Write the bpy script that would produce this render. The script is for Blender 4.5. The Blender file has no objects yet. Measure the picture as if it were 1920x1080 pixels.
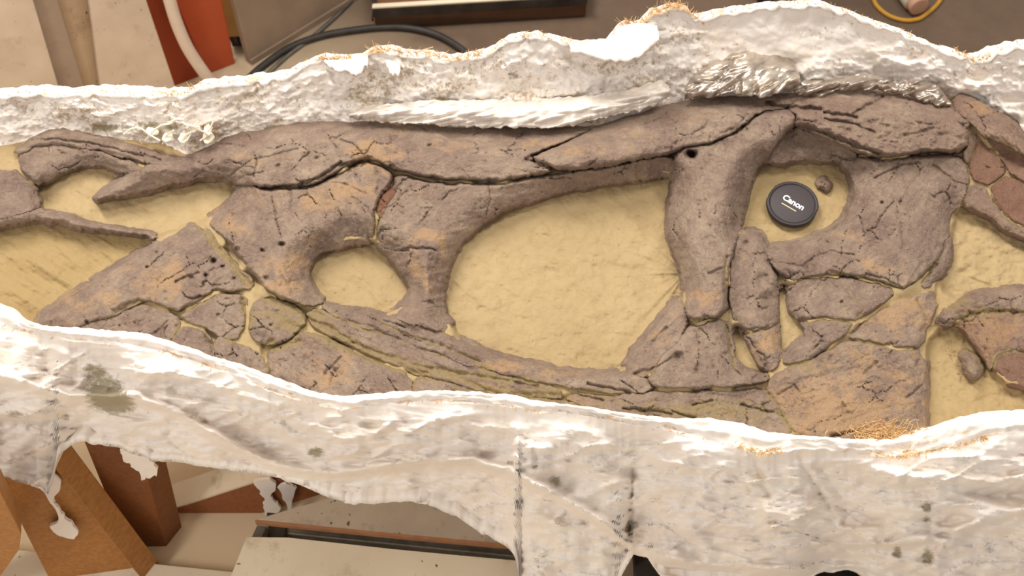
import bpy, bmesh, math, random
import numpy as np
from mathutils import Vector, Matrix
random.seed(7)
SC = bpy.context.scene
COL = SC.collection
# ------------------------------------------------------------------ camera
F = 2059.0                                  # focal length in pixels of a 1920 px wide frame
PITCH = math.radians(55.0)
cp, sp = math.cos(PITCH), math.sin(PITCH)
AIM = np.array([0, 0, 0.80]); DIST = 1.72
CAM = AIM - DIST * np.array([0, cp, -sp])
cd = bpy.data.cameras.new('camera'); camo = bpy.data.objects.new('camera', cd); COL.objects.link(camo)
cd.sensor_width = 36.0; cd.lens = 36.0 * F / 1920.0
camo.location = CAM; camo.rotation_euler = (math.pi / 2 - PITCH, 0, 0)
cd.dof.use_dof = True; cd.dof.focus_distance = 1.66; cd.dof.aperture_fstop = 6.5
cd.clip_start = 0.05
SC.camera = camo
# ------------------------------------------------------------------ light
SC.view_settings.view_transform = 'Standard'
SC.view_settings.look = 'None'
SC.view_settings.gamma = 1.0
SC.view_settings.use_curve_mapping = False
SC.view_settings.exposure = 0.0
W = bpy.data.worlds.new('workshop_air'); SC.world = W; W.use_nodes = True
bg = W.node_tree.nodes['Background']; bg.inputs[0].default_value = (1.0, 0.93, 0.86, 1); bg.inputs[1].default_value = 0.62
def area(name, loc, target, size, power, col):
    l = bpy.data.lights.new(name, 'AREA'); l.shape = 'RECTANGLE'; l.size, l.size_y = size
    l.energy = power; l.color = col
    o = bpy.data.objects.new(name, l); COL.objects.link(o); o.location = loc
    o.rotation_euler = (Vector(target) - Vector(loc)).to_track_quat('-Z', 'Y').to_euler()
    return o
area('ceiling_or_fill_lamp', (-1.1, 1.5, 3.9), (0, 0, 0.8), (0.5, 1.6), 118, (1.0, 0.95, 0.87))
area('ceiling_or_fill_lamp', (0.9, 0.35, 3.9), (0.2, 0, 0.8), (0.5, 1.6), 52, (1.0, 0.95, 0.87))
area('ceiling_or_fill_lamp', (-2.2, -1.9, 3.4), (-.5, -.2, 0.2), (0.5, 1.6), 44, (1.0, 0.95, 0.87))  # unseen front fill, added to brighten the near wall and floor under the jacket
# ------------------------------------------------------------------ maths helpers
def ray(u, v):
    a = (np.asarray(u, float) - 960.0) / F; b = -(np.asarray(v, float) - 540.0) / F
    return a, cp + b * sp, -sp + b * cp     # world direction of the sight line through a pixel
SLOPE, Z0 = 0.10, 0.80                      # the fossil bed: a plane tipped gently towards the viewer
def at_h(u, v, h):
    dx, dy, dz = ray(u, v)
    t = (Z0 + SLOPE * CAM[1] + h - CAM[2]) / (dz - SLOPE * dy)
    return np.stack([CAM[0] + t * dx, CAM[1] + t * dy, CAM[2] + t * dz], -1)
def at_z(u, v, z):
    dx, dy, dz = ray(u, v); t = (z - CAM[2]) / dz
    return np.stack([CAM[0] + t * dx, CAM[1] + t * dy, CAM[2] + t * dz], -1)
def at_y(u, v, y):
    dx, dy, dz = ray(u, v); t = (y - CAM[1]) / dy
    return np.stack([CAM[0] + t * dx, CAM[1] + t * dy, CAM[2] + t * dz], -1)
_rng = np.random.RandomState(11)
TAB = _rng.rand(256, 256)
def vnoise(x, y, seed=0):
    x = np.asarray(x, float) + seed * 17.31; y = np.asarray(y, float) + seed * 9.77
    xi = np.floor(x).astype(int); yi = np.floor(y).astype(int)
    fx = x - xi; fy = y - yi
    fx = fx * fx * fx * (fx * (fx * 6 - 15) + 10); fy = fy * fy * fy * (fy * (fy * 6 - 15) + 10)
    x0 = xi & 255; x1 = (xi + 1) & 255; y0 = yi & 255; y1 = (yi + 1) & 255
    return ((TAB[x0, y0] * (1 - fx) + TAB[x1, y0] * fx) * (1 - fy) + (TAB[x0, y1] * (1 - fx) + TAB[x1, y1] * fx) * fy) * 2 - 1
def fbm(x, y, seed=0, octv=4, gain=0.5):
    s = 0; a = 1.0; n = 0
    for i in range(octv):
        s = s + a * vnoise(x * 2 ** i, y * 2 ** i, seed + i * 3); n += a; a *= gain
    return s / n
def ridged(x, y, seed=0, octv=3):
    s = 0; a = 1.0; n = 0
    for i in range(octv):
        s = s + a * (1 - np.abs(vnoise(x * 2 ** i, y * 2 ** i, seed + i * 5)) * 2); n += a; a *= 0.5
    return s / n
def vor(x, y, seed=0):                       # distance to the nearest border between random cells (angular fractures)
    xi = np.floor(x).astype(int); yi = np.floor(y).astype(int); f1 = np.full(x.shape, 9.0); f2 = f1.copy()
    for i in (-1, 0, 1):
        for j in (-1, 0, 1):
            cx, cy = xi + i, yi + j; a = TAB[(cx + seed) & 255, cy & 255]; b = TAB[cx & 255, (cy + 97 + seed) & 255]
            d = np.hypot(cx + a - x, cy + b - y); f2 = np.where(d < f1, f1, np.minimum(f2, d)); f1 = np.minimum(f1, d)
    return f2 - f1
def smooth(a, b, x):
    t = np.clip((x - a) / (b - a), 0, 1); return t * t * (3 - 2 * t)
def chaikin(P, closed=True, n=1):
    P = [np.array(p, float) for p in P]
    for _ in range(n):
        Q = []
        m = len(P) if closed else len(P) - 1
        if not closed: Q.append(P[0])
        for i in range(m):
            a, b = P[i], P[(i + 1) % len(P)]
            Q += [a * .75 + b * .25, a * .25 + b * .75]
        if not closed: Q.append(P[-1])
        P = Q
    return np.array(P)
def seg_dist(U, V, a, b):
    ax, ay = a; bx, by = b
    dx, dy = bx - ax, by - ay; L = dx * dx + dy * dy + 1e-9
    t = np.clip(((U - ax) * dx + (V - ay) * dy) / L, 0, 1)
    return np.hypot(U - ax - t * dx, V - ay - t * dy)
def line_dist(U, V, P):
    d = np.full(U.shape, 1e9)
    for i in range(len(P) - 1): d = np.minimum(d, seg_dist(U, V, P[i], P[i + 1]))
    return d
def poly_sd(U, V, P):                        # signed distance, positive inside
    d = np.full(U.shape, 1e9); ins = np.zeros(U.shape, bool)
    n = len(P)
    for i in range(n):
        a, b = P[i], P[(i + 1) % n]
        d = np.minimum(d, seg_dist(U, V, a, b))
        if a[1] != b[1]:
            c = ((a[1] > V) != (b[1] > V)) & (U < (b[0] - a[0]) * (V - a[1]) / (b[1] - a[1]) + a[0])
            ins ^= c
    return np.where(ins, d, -d)
def interp(P):
    P = np.array(P, float); return lambda u: np.interp(u, P[:, 0], P[:, 1])
# ------------------------------------------------------------------ materials
def lin(*c):
    return tuple(((x / 255) / 12.92 if x / 255 <= .04045 else ((x / 255 + .055) / 1.055) ** 2.4) for x in c) + (1,)
class NT:
    def __init__(s, name, rough=0.8, spec=0.3, metal=0.0):
        s.m = bpy.data.materials.new(name); s.m.use_nodes = True; s.t = s.m.node_tree
        s.b = s.t.nodes['Principled BSDF']; s.b.inputs['Roughness'].default_value = rough
        s.b.inputs['Specular IOR Level'].default_value = spec; s.b.inputs['Metallic'].default_value = metal
        s.co = s.n('ShaderNodeTexCoord').outputs['Object']
    def n(s, k, **kw):
        x = s.t.nodes.new(k)
        for a, b in kw.items(): setattr(x, a, b)
        return x
    def lk(s, a, b): s.t.links.new(a, b)
    def noise(s, scale, detail=4, rough=0.55, stretch=None, dist=0.0):
        x = s.n('ShaderNodeTexNoise'); x.inputs['Scale'].default_value = scale; x.inputs['Detail'].default_value = detail
        x.inputs['Roughness'].default_value = rough; x.inputs['Distortion'].default_value = dist
        if stretch:
            mp = s.n('ShaderNodeMapping'); mp.inputs['Scale'].default_value = stretch[:3]
            if len(stretch) > 3: mp.inputs['Rotation'].default_value = (0, 0, stretch[3])
            s.lk(s.co, mp.inputs[0]); s.lk(mp.outputs[0], x.inputs['Vector'])
        else: s.lk(s.co, x.inputs['Vector'])
        return x.outputs['Fac']
    def ramp(s, f, a, b):
        r = s.n('ShaderNodeMapRange'); r.inputs['From Min'].default_value = a; r.inputs['From Max'].default_value = b
        s.lk(f, r.inputs['Value']); return r.outputs['Result']
    def math(s, op, a, b):
        m = s.n('ShaderNodeMath', operation=op)
        for i, x in enumerate((a, b)):
            if isinstance(x, (int, float)): m.inputs[i].default_value = x
            else: s.lk(x, m.inputs[i])
        return m.outputs[0]
    def mix(s, f, a, b):
        m = s.n('ShaderNodeMix', data_type='RGBA')
        if isinstance(f, (int, float)): m.inputs[0].default_value = f
        else: s.lk(f, m.inputs[0])
        for i, x in ((6, a), (7, b)):
            if isinstance(x, tuple): m.inputs[i].default_value = x
            else: s.lk(x, m.inputs[i])
        return m.outputs[2]
    def attr(s, name='paint'):
        a = s.n('ShaderNodeAttribute', attribute_name=name); sp_ = s.n('ShaderNodeSeparateColor'); s.lk(a.outputs['Color'], sp_.inputs[0])
        return sp_.outputs[0], sp_.outputs[1], sp_.outputs[2]
    def bump(s, h, strength=0.3, dist=0.004):
        b = s.n('ShaderNodeBump'); b.inputs['Strength'].default_value = strength; b.inputs['Distance'].default_value = dist
        s.lk(h, b.inputs['Height']); s.lk(b.outputs[0], s.b.inputs['Normal'])
    def col(s, c):
        if isinstance(c, tuple): s.b.inputs['Base Color'].default_value = c
        else: s.lk(c, s.b.inputs['Base Color'])
        return s.m
MAT = {}
def mk_bone():
    t = NT('fossil_bone', 0.62, 0.35)
    o, g, r = t.attr()
    n1 = t.ramp(t.noise(11, 8, .68), .36, .64); n2 = t.ramp(t.noise(42, 8, .72), .36, .68); n3 = t.noise(170, 5, .75)
    c = t.mix(n1, lin(148, 123, 110), lin(190, 167, 145))
    c = t.mix(t.math('MULTIPLY', n2, .72), c, lin(126, 103, 93))
    c = t.mix(t.math('MULTIPLY', t.ramp(n3, .5, .72), .5), c, lin(200, 176, 152))
    so = t.ramp(t.math('ADD', o, t.math('MULTIPLY', t.math('SUBTRACT', t.noise(34, 8, .72), .5), 2.6)), .45, .85)
    c = t.mix(t.math('MULTIPLY', so, .72), c, lin(200, 162, 122))
    c = t.mix(t.math('MULTIPLY', r, .8), c, lin(134, 86, 62))
    sg = t.ramp(t.math('ADD', g, t.math('MULTIPLY', t.math('SUBTRACT', t.noise(70, 6, .7), .5), 1.3)), .42, .7)
    c = t.mix(t.math('MULTIPLY', sg, .92), c, lin(170, 147, 106))
    h = t.math('ADD', t.math('MULTIPLY', t.noise(120, 6, .7), 1.0), t.math('MULTIPLY', t.noise(420, 4, .7), .5))
    t.bump(h, 1.0, .007)
    return t.col(c)
def mk_matrix():
    t = NT('clay_matrix', 0.92, 0.15)
    o, g, r = t.attr()
    c = t.mix(t.ramp(t.noise(7, 5), .3, .7), lin(163, 141, 105), lin(177, 155, 117))
    c = t.mix(t.math('MULTIPLY', t.ramp(t.noise(45, 6, .7), .45, .75), .5), c, lin(150, 127, 88))
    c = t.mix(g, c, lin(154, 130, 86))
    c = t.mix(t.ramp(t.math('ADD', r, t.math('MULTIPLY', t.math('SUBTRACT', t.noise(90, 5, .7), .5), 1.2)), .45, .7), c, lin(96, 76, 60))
    h = t.math('ADD', t.noise(30, 5, .6, (1, 2.2, 1, .6)), t.math('MULTIPLY', t.noise(170, 5, .7), .35))
    t.bump(h, .45, .006)
    return t.col(c)
def mk_plaster():
    t = NT('field_plaster', 0.85, 0.25)
    o, g, r = t.attr()
    c = t.mix(t.ramp(t.noise(6, 5), .35, .65), lin(234, 225, 218), lin(242, 234, 226))
    c = t.mix(t.math('MULTIPLY', t.ramp(t.noise(18, 6, .65), .5, .75), .45), c, lin(234, 216, 190))
    sr = t.ramp(t.math('ADD', r, t.math('MULTIPLY', t.math('SUBTRACT', t.noise(55, 6, .7), .5), 1.6)), .55, .95)
    c = t.mix(t.math('MULTIPLY', sr, .55), c, lin(204, 182, 146))
    fl = t.ramp(t.math('ADD', t.noise(120, 5, .7), t.math('MULTIPLY', r, .34)), .70, .80)
    c = t.mix(t.math('MULTIPLY', fl, .6), c, lin(150, 124, 88))
    sg = t.ramp(t.math('ADD', g, t.math('MULTIPLY', t.math('SUBTRACT', t.noise(60, 6, .7), .5), 1.3)), .45, .75)
    c = t.mix(t.math('MULTIPLY', sg, .85), c, lin(146, 134, 104))
    so = t.ramp(t.math('ADD', o, t.math('MULTIPLY', t.math('SUBTRACT', t.noise(70, 6, .7), .5), 1.4)), .5, .8)
    c = t.mix(t.math('MULTIPLY', so, .7), c, lin(218, 168, 110))
    h = t.math('ADD', t.noise(22, 6, .55, (1, 1.8, 1.8, 0)), t.math('MULTIPLY', t.noise(140, 5, .7), .2))
    t.bump(h, .35, .005)
    return t.col(c)
def mk_simple(name, c1, c2, scale=20, rough=.8, spec=.3, metal=0, stretch=None, bump=.15, detail=5, dist=.003):
    t = NT(name, rough, spec, metal)
    f = t.noise(scale, detail, .6, stretch)
    t.bump(f, bump, dist)
    return t.col(t.mix(t.ramp(f, .3, .7), lin(*c1), lin(*c2)))
def mk_wood(name, c1, c2, rot=(0, 0, 0), dirt=None):
    t = NT(name, .55, .35)
    w = t.noise(9, 6, .6, (14, 1.5, 14)); w2 = t.noise(60, 4, .6, (8, .6, 8))
    c = t.mix(t.ramp(w, .3, .7), lin(*c1), lin(*c2))
    c = t.mix(t.math('MULTIPLY', t.ramp(w2, .5, .8), .35), c, lin(c1[0] * .7, c1[1] * .7, c1[2] * .7))
    if dirt: c = t.mix(t.math('MULTIPLY', t.ramp(t.noise(14, 6, .65), .4, .62), .8), c, lin(*dirt))
    t.bump(w, .1, .002)
    return t.col(c)
def mk_dusty(name, c1, c2, speck, s=16):
    t = NT(name, .85, .2)
    c = t.mix(t.ramp(t.noise(5, 5), .3, .7), lin(*c1), lin(*c2))
    c = t.mix(t.math('MULTIPLY', t.ramp(t.noise(s, 7, .7), .56, .7), .5), c, lin(*speck))
    c = t.mix(t.ramp(t.noise(75, 3, .5), .70, .74), c, lin(92, 76, 52))
    t.bump(t.noise(80, 5, .6), .15, .002)
    return t.col(c)
def mk_floor():
    t = NT('concrete_floor', .8, .3)
    c = t.mix(t.ramp(t.noise(2.2, 6, .6), .3, .7), lin(92, 74, 60), lin(112, 92, 76))
    c = t.mix(t.math('MULTIPLY', t.ramp(t.noise(24, 7, .7), .45, .75), .35), c, lin(80, 62, 50))
    # pale sandy dust tint towards near left, also painted in for stronger light there
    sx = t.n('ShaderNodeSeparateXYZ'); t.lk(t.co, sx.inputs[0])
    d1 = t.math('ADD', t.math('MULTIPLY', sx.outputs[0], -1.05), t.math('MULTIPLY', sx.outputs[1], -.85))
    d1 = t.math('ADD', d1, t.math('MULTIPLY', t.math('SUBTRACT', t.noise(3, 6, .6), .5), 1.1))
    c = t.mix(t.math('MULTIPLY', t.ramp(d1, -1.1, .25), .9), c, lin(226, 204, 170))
    t.bump(t.noise(60, 5, .6), .2, .003)
    return t.col(c)
def mk_foil():
    t = NT('crumpled_foil', .36, .5, .8)
    f = t.noise(40, 5, .6)
    o, g, r = t.attr()
    c = t.mix(t.ramp(f, .35, .65), lin(168, 156, 146), lin(206, 194, 182))
    c = t.mix(t.math('MULTIPLY', t.ramp(t.noise(22, 6, .7), .45, .65), o), c, lin(238, 226, 208))
    t.bump(t.noise(45, 3, .5), .3, .005)
    return t.col(c)
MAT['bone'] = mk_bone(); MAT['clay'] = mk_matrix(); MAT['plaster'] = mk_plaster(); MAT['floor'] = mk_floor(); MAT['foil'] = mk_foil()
MAT['dullfoil'] = mk_simple('dull_plastered_foil', (206, 196, 188), (236, 226, 214), 26, .5, .4, .12, None, .25, 4, .004)
MAT['wood'] = mk_wood('stained_pine', (150, 98, 48), (176, 122, 66))
MAT['darkwood'] = mk_wood('dark_stained_pine', (112, 64, 30), (134, 80, 40))
MAT['redwood'] = mk_wood('red_stained_pine', (134, 76, 38), (156, 94, 52))
MAT['yellowwood'] = mk_simple('yellow_plywood', (186, 146, 84), (206, 166, 100), 12, .7)
MAT['burlap'] = mk_simple('burlap', (200, 160, 108), (220, 186, 138), 90, .95, .1)
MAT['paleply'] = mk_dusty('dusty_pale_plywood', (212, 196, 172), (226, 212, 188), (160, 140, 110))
MAT['greyply'] = mk_dusty('dusty_grey_plywood', (160, 144, 128), (188, 172, 152), (120, 104, 88))
MAT['edge'] = mk_simple('plywood_edge', (150, 104, 70), (168, 120, 84), 40)
MAT['rubber'] = mk_simple('black_rubber', (40, 36, 34), (58, 52, 48), 30, .55, .4)
MAT['black'] = mk_simple('black_metal', (34, 30, 28), (70, 60, 52), 14, .5, .45, .2)
MAT['cap'] = mk_simple('cap_plastic', (44, 39, 43), (52, 47, 50), 200, .5, .4, 0, None, .05)
MAT['capface'] = mk_simple('cap_face_plastic', (64, 57, 59), (70, 63, 64), 300, .6, .35, 0, None, .1)
MAT['ink'] = mk_simple('white_ink', (250, 246, 240), (255, 252, 248), 50, .6)
MAT['gold'] = mk_simple('beige_ink', (226, 200, 160), (236, 212, 176), 50, .6)
MAT['orange'] = mk_simple('orange_panel', (140, 56, 26), (158, 68, 34), 6, .6, .3)
MAT['orangedust'] = mk_dusty('dusty_orange_panel', (176, 84, 52), (166, 72, 38), (190, 120, 90), 5)
MAT['whitepipe'] = mk_simple('white_hose_plastic', (214, 196, 176), (226, 208, 190), 20, .6)
MAT['canvas'] = mk_dusty('dusty_canvas', (190, 170, 150), (220, 202, 182), (150, 130, 108), 9)
MAT['canvasgrey'] = mk_dusty('grey_dusty_board', (146, 128, 112), (174, 154, 136), (120, 102, 86), 9)
MAT['canvastan'] = mk_dusty('tan_dusty_board', (172, 148, 120), (198, 174, 146), (130, 110, 88), 9)
MAT['greybox'] = mk_simple('grey_dusty_cabinet', (138, 118, 100), (160, 138, 118), 7, .85, .2, 0, None, .2)
MAT['yellowcord'] = mk_simple('yellow_rubber', (168, 122, 36), (190, 140, 50), 30, .5)
MAT['bottle'] = mk_simple('milky_plastic', (176, 168, 150), (196, 188, 170), 30, .4)
MAT['green'] = mk_simple('green_label', (130, 168, 70), (150, 184, 90), 30, .5)
MAT['pinkcap'] = mk_simple('pinkish_cap', (170, 130, 106), (184, 144, 120), 30, .6)
MAT['steel'] = mk_simple('galvanised_steel', (96, 92, 86), (128, 122, 114), 25, .45, .5, .6)
MAT['fibre'] = mk_simple('white_fibre', (236, 226, 204), (246, 238, 220), 40, .9)
MAT['tray_wood'] = mk_simple('brown_tray_floor', (110, 74, 50), (132, 92, 64), 10)
# ------------------------------------------------------------------ object helpers
def link(name, me, parent=None, loc=(0, 0, 0)):
    o = bpy.data.objects.new(name, me); COL.objects.link(o); o.location = loc
    if parent: o.parent = parent
    return o
def tag(o, label=None, cat=None, group=None, kind=None):
    if label: o['label'] = label
    if cat: o['category'] = cat
    if group: o['group'] = group
    if kind: o['kind'] = kind
    return o
def thing(name, label, cat, loc, group=None):
    o = bpy.data.objects.new(name, None); COL.objects.link(o); o.location = loc; o.empty_display_size = .05
    return tag(o, label, cat, group)
def world_loc(p):
    l = Vector((0, 0, 0))
    while p: l += p.location; p = p.parent
    return l
def np_mesh(name, P, faces, mat, parent=None, paint=None, smooth_=True):
    """P (n,3) world points, faces (m,4) or (m,3) ints."""
    off = np.array(world_loc(parent)) if parent else P.mean(0) * 0
    loc = (0, 0, 0)
    me = bpy.data.meshes.new(name)
    n, m, k = len(P), len(faces), faces.shape[1]
    me.vertices.add(n); me.vertices.foreach_set('co', (P - off).astype(np.float32).ravel())
    me.loops.add(m * k); me.loops.foreach_set('vertex_index', faces.astype(np.int32).ravel())
    me.polygons.add(m); me.polygons.foreach_set('loop_start', np.arange(0, m * k, k, dtype=np.int32))
    me.polygons.foreach_set('use_smooth', np.full(m, smooth_, bool))
    me.update(calc_edges=True)
    if paint is not None:
        a = me.color_attributes.new('paint', 'FLOAT_COLOR', 'POINT')
        a.data.foreach_set('color', np.concatenate([paint, np.ones((n, 1))], 1).astype(np.float32).ravel())
    me.materials.append(mat)
    return link(name, me, parent, loc)
def grid_mesh(name, P, keep, mat, parent=None, paint=None, flip=False):
    """P (r,c,3), keep (r,c) bool."""
    r, c = keep.shape
    fk = keep[:-1, :-1] & keep[1:, :-1] & keep[:-1, 1:] & keep[1:, 1:]
    idx = np.arange(r * c).reshape(r, c)
    f = np.stack([idx[:-1, :-1], idx[1:, :-1], idx[1:, 1:], idx[:-1, 1:]], -1)[fk]
    if flip: f = f[:, ::-1]
    used = np.unique(f); remap = np.full(r * c, -1); remap[used] = np.arange(len(used))
    return np_mesh(name, P.reshape(-1, 3)[used], remap[f], mat, parent, None if paint is None else paint.reshape(-1, 3)[used])
def bm_obj(name, bm, mat, parent=None, loc=None, sm=False):
    me = bpy.data.meshes.new(name); bmesh.ops.recalc_face_normals(bm, faces=bm.faces); 
    if parent: bmesh.ops.translate(bm, vec=-world_loc(parent), verts=bm.verts)
    bm.to_mesh(me); bm.free(); me.materials.append(mat)
    if sm: me.shade_smooth()
    return link(name, me, parent)
def slab_bm(bm, pts, ext, bev=0.0):
    """closed prism from world polygon pts pushed along ext"""
    e = Vector(ext); a = [bm.verts.new(Vector(p)) for p in pts]; b = [bm.verts.new(Vector(p) + e) for p in pts]
    fs = [bm.faces.new(a), bm.faces.new(b[::-1])]
    n = len(a)
    for i in range(n): fs.append(bm.faces.new((a[i], b[i], b[(i + 1) % n], a[(i + 1) % n])))
    if bev > 0:
        ed = set(x for f in fs for x in f.edges)
        bmesh.ops.bevel(bm, geom=list(ed), offset=bev, segments=2, affect='EDGES', profile=.5)
def slab(name, pts, ext, mat, parent=None, bev=0.002):
    bm = bmesh.new(); slab_bm(bm, pts, ext, bev); return bm_obj(name, bm, mat, parent)
def tube_bm(bm, pts, r, seg=8, taper=None, ref=(0, 0, 1)):
    pts = [Vector(p) for p in pts]; rings = []
    for i, p in enumerate(pts):
        d = (pts[min(i + 1, len(pts) - 1)] - pts[max(i - 1, 0)]).normalized()
        s = d.cross(Vector(ref))
        if s.length < 1e-3: s = Vector((1, 0, 0))
        s.normalize(); w = s.cross(d)
        rr = r * (taper[i] if taper else 1)
        rings.append([bm.verts.new(p + (s * math.cos(2 * math.pi * k / seg) + w * math.sin(2 * math.pi * k / seg)) * rr) for k in range(seg)])
    for a, b in zip(rings, rings[1:]):
        for k in range(seg): bm.faces.new((a[k], a[(k + 1) % seg], b[(k + 1) % seg], b[k]))
    bm.faces.new(rings[0][::-1]); bm.faces.new(rings[-1])
def spline(P, n=8):
    P = [np.array(p, float) for p in P]; out = []
    for i in range(len(P) - 1):
        p0, p1, p2, p3 = P[max(i - 1, 0)], P[i], P[i + 1], P[min(i + 2, len(P) - 1)]
        for k in range(n):
            t = k / n
            out.append(.5 * (2 * p1 + (p2 - p0) * t + (2 * p0 - 5 * p1 + 4 * p2 - p3) * t * t + (3 * p1 - p0 - 3 * p2 + p3) * t ** 3))
    out.append(P[-1]); return out
# ------------------------------------------------------------------ floor
fv = [(-5, -2.5), (5, -2.5), (5, 5), (-5, 5)]
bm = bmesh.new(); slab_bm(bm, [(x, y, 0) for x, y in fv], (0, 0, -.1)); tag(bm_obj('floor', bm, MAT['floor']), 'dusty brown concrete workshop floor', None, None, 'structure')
# ================================================================== THE FOSSIL BLOCK
farrim = interp([(-420, 200), (-300, 190), (0, 177), (60, 171), (120, 177), (185, 169), (250, 175), (340, 178), (365, 163), (420, 154), (500, 146), (530, 142), (575, 119), (605, 109), (640, 113), (675, 107), (700, 92), (730, 91), (755, 100), (800, 103), (850, 112), (880, 105), (900, 100), (930, 90), (955, 70), (985, 66), (1010, 65), (1040, 72), (1070, 82), (1100, 82), (1140, 80), (1155, 62), (1165, 48), (1205, 43), (1225, 20), (1260, 11), (1288, 14), (1300, 34), (1360, 22), (1420, 12), (1480, 6), (1545, 6), (1570, 15), (1640, 40), (1700, 62), (1760, 88), (1800, 100), (1830, 112), (1850, 106), (1880, 94), (1920, 84), (2200, 40), (2340, 30)])
farlow = interp([(-420, 270), (0, 268), (40, 258), (110, 248), (200, 252), (300, 266), (350, 285), (400, 268), (480, 246), (560, 234), (640, 230), (760, 232), (860, 238), (1000, 240), (1100, 236), (1200, 214), (1280, 194), (1330, 184), (1430, 184), (1500, 176), (1560, 170), (1650, 170), (1750, 188), (1785, 200), (1830, 225), (1900, 260), (1960, 300), (2340, 380)])
nearin = interp([(-420, 545), (-300, 552), (0, 568), (30, 580), (50, 600), (80, 610), (140, 614), (220, 620), (280, 626), (320, 640), (380, 660), (400, 668), (450, 682), (530, 712), (590, 735), (640, 742), (700, 738), (760, 733), (850, 732), (960, 740), (1000, 750), (1040, 755), (1100, 762), (1180, 775), (1240, 782), (1280, 784), (1330, 783), (1400, 795), (1440, 810), (1500, 816), (1600, 822), (1650, 820), (1700, 810), (1750, 798), (1800, 781), (1840, 772), (1920, 768), (2340, 752)])
nearout = interp([(-420, 590), (0, 612), (60, 624), (130, 637), (200, 646), (280, 652), (340, 668), (400, 690), (460, 716), (530, 742), (560, 752), (640, 768), (700, 760), (800, 752), (900, 757), (960, 764), (1000, 776), (1060, 772), (1110, 781), (1180, 795), (1230, 800), (1280, 812), (1340, 826), (1400, 845), (1440, 850), (1500, 842), (1600, 848), (1680, 858), (1740, 845), (1800, 834), (1850, 819), (1920, 812), (2340, 792)])
nearbot = interp([(-420, 880), (0, 893), (40, 905), (75, 915), (90, 928), (100, 900), (110, 852), (140, 832), (155, 828), (175, 834), (215, 838), (255, 852), (290, 866), (330, 866), (400, 878), (470, 886), (520, 896), (580, 918), (610, 930), (650, 943), (700, 946), (740, 940), (800, 945), (850, 965), (900, 998), (945, 1020), (965, 1042), (972, 1075), (978, 1125), (1150, 1125), (1165, 1080), (1188, 1040), (1214, 1046), (1232, 1072), (1255, 1100), (1500, 1104), (1528, 1080), (1545, 1072), (1600, 1071), (1625, 1090), (1690, 1110), (1750, 1120), (2340, 1140)])
zbot = interp([(-420, .46), (0, .48), (95, .46), (110, .55), (300, .54), (600, .50), (800, .47), (970, .36), (978, .28), (1150, .28), (1190, .38), (1700, .36), (2340, .36)])
FARK = 0.00085
def far_h(u, v):                                # height of the inner wall of the jacket above the bed
    d = farlow(u) - v
    return np.where(d > 0, d * FARK, d * 0.0006) + .004

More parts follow.
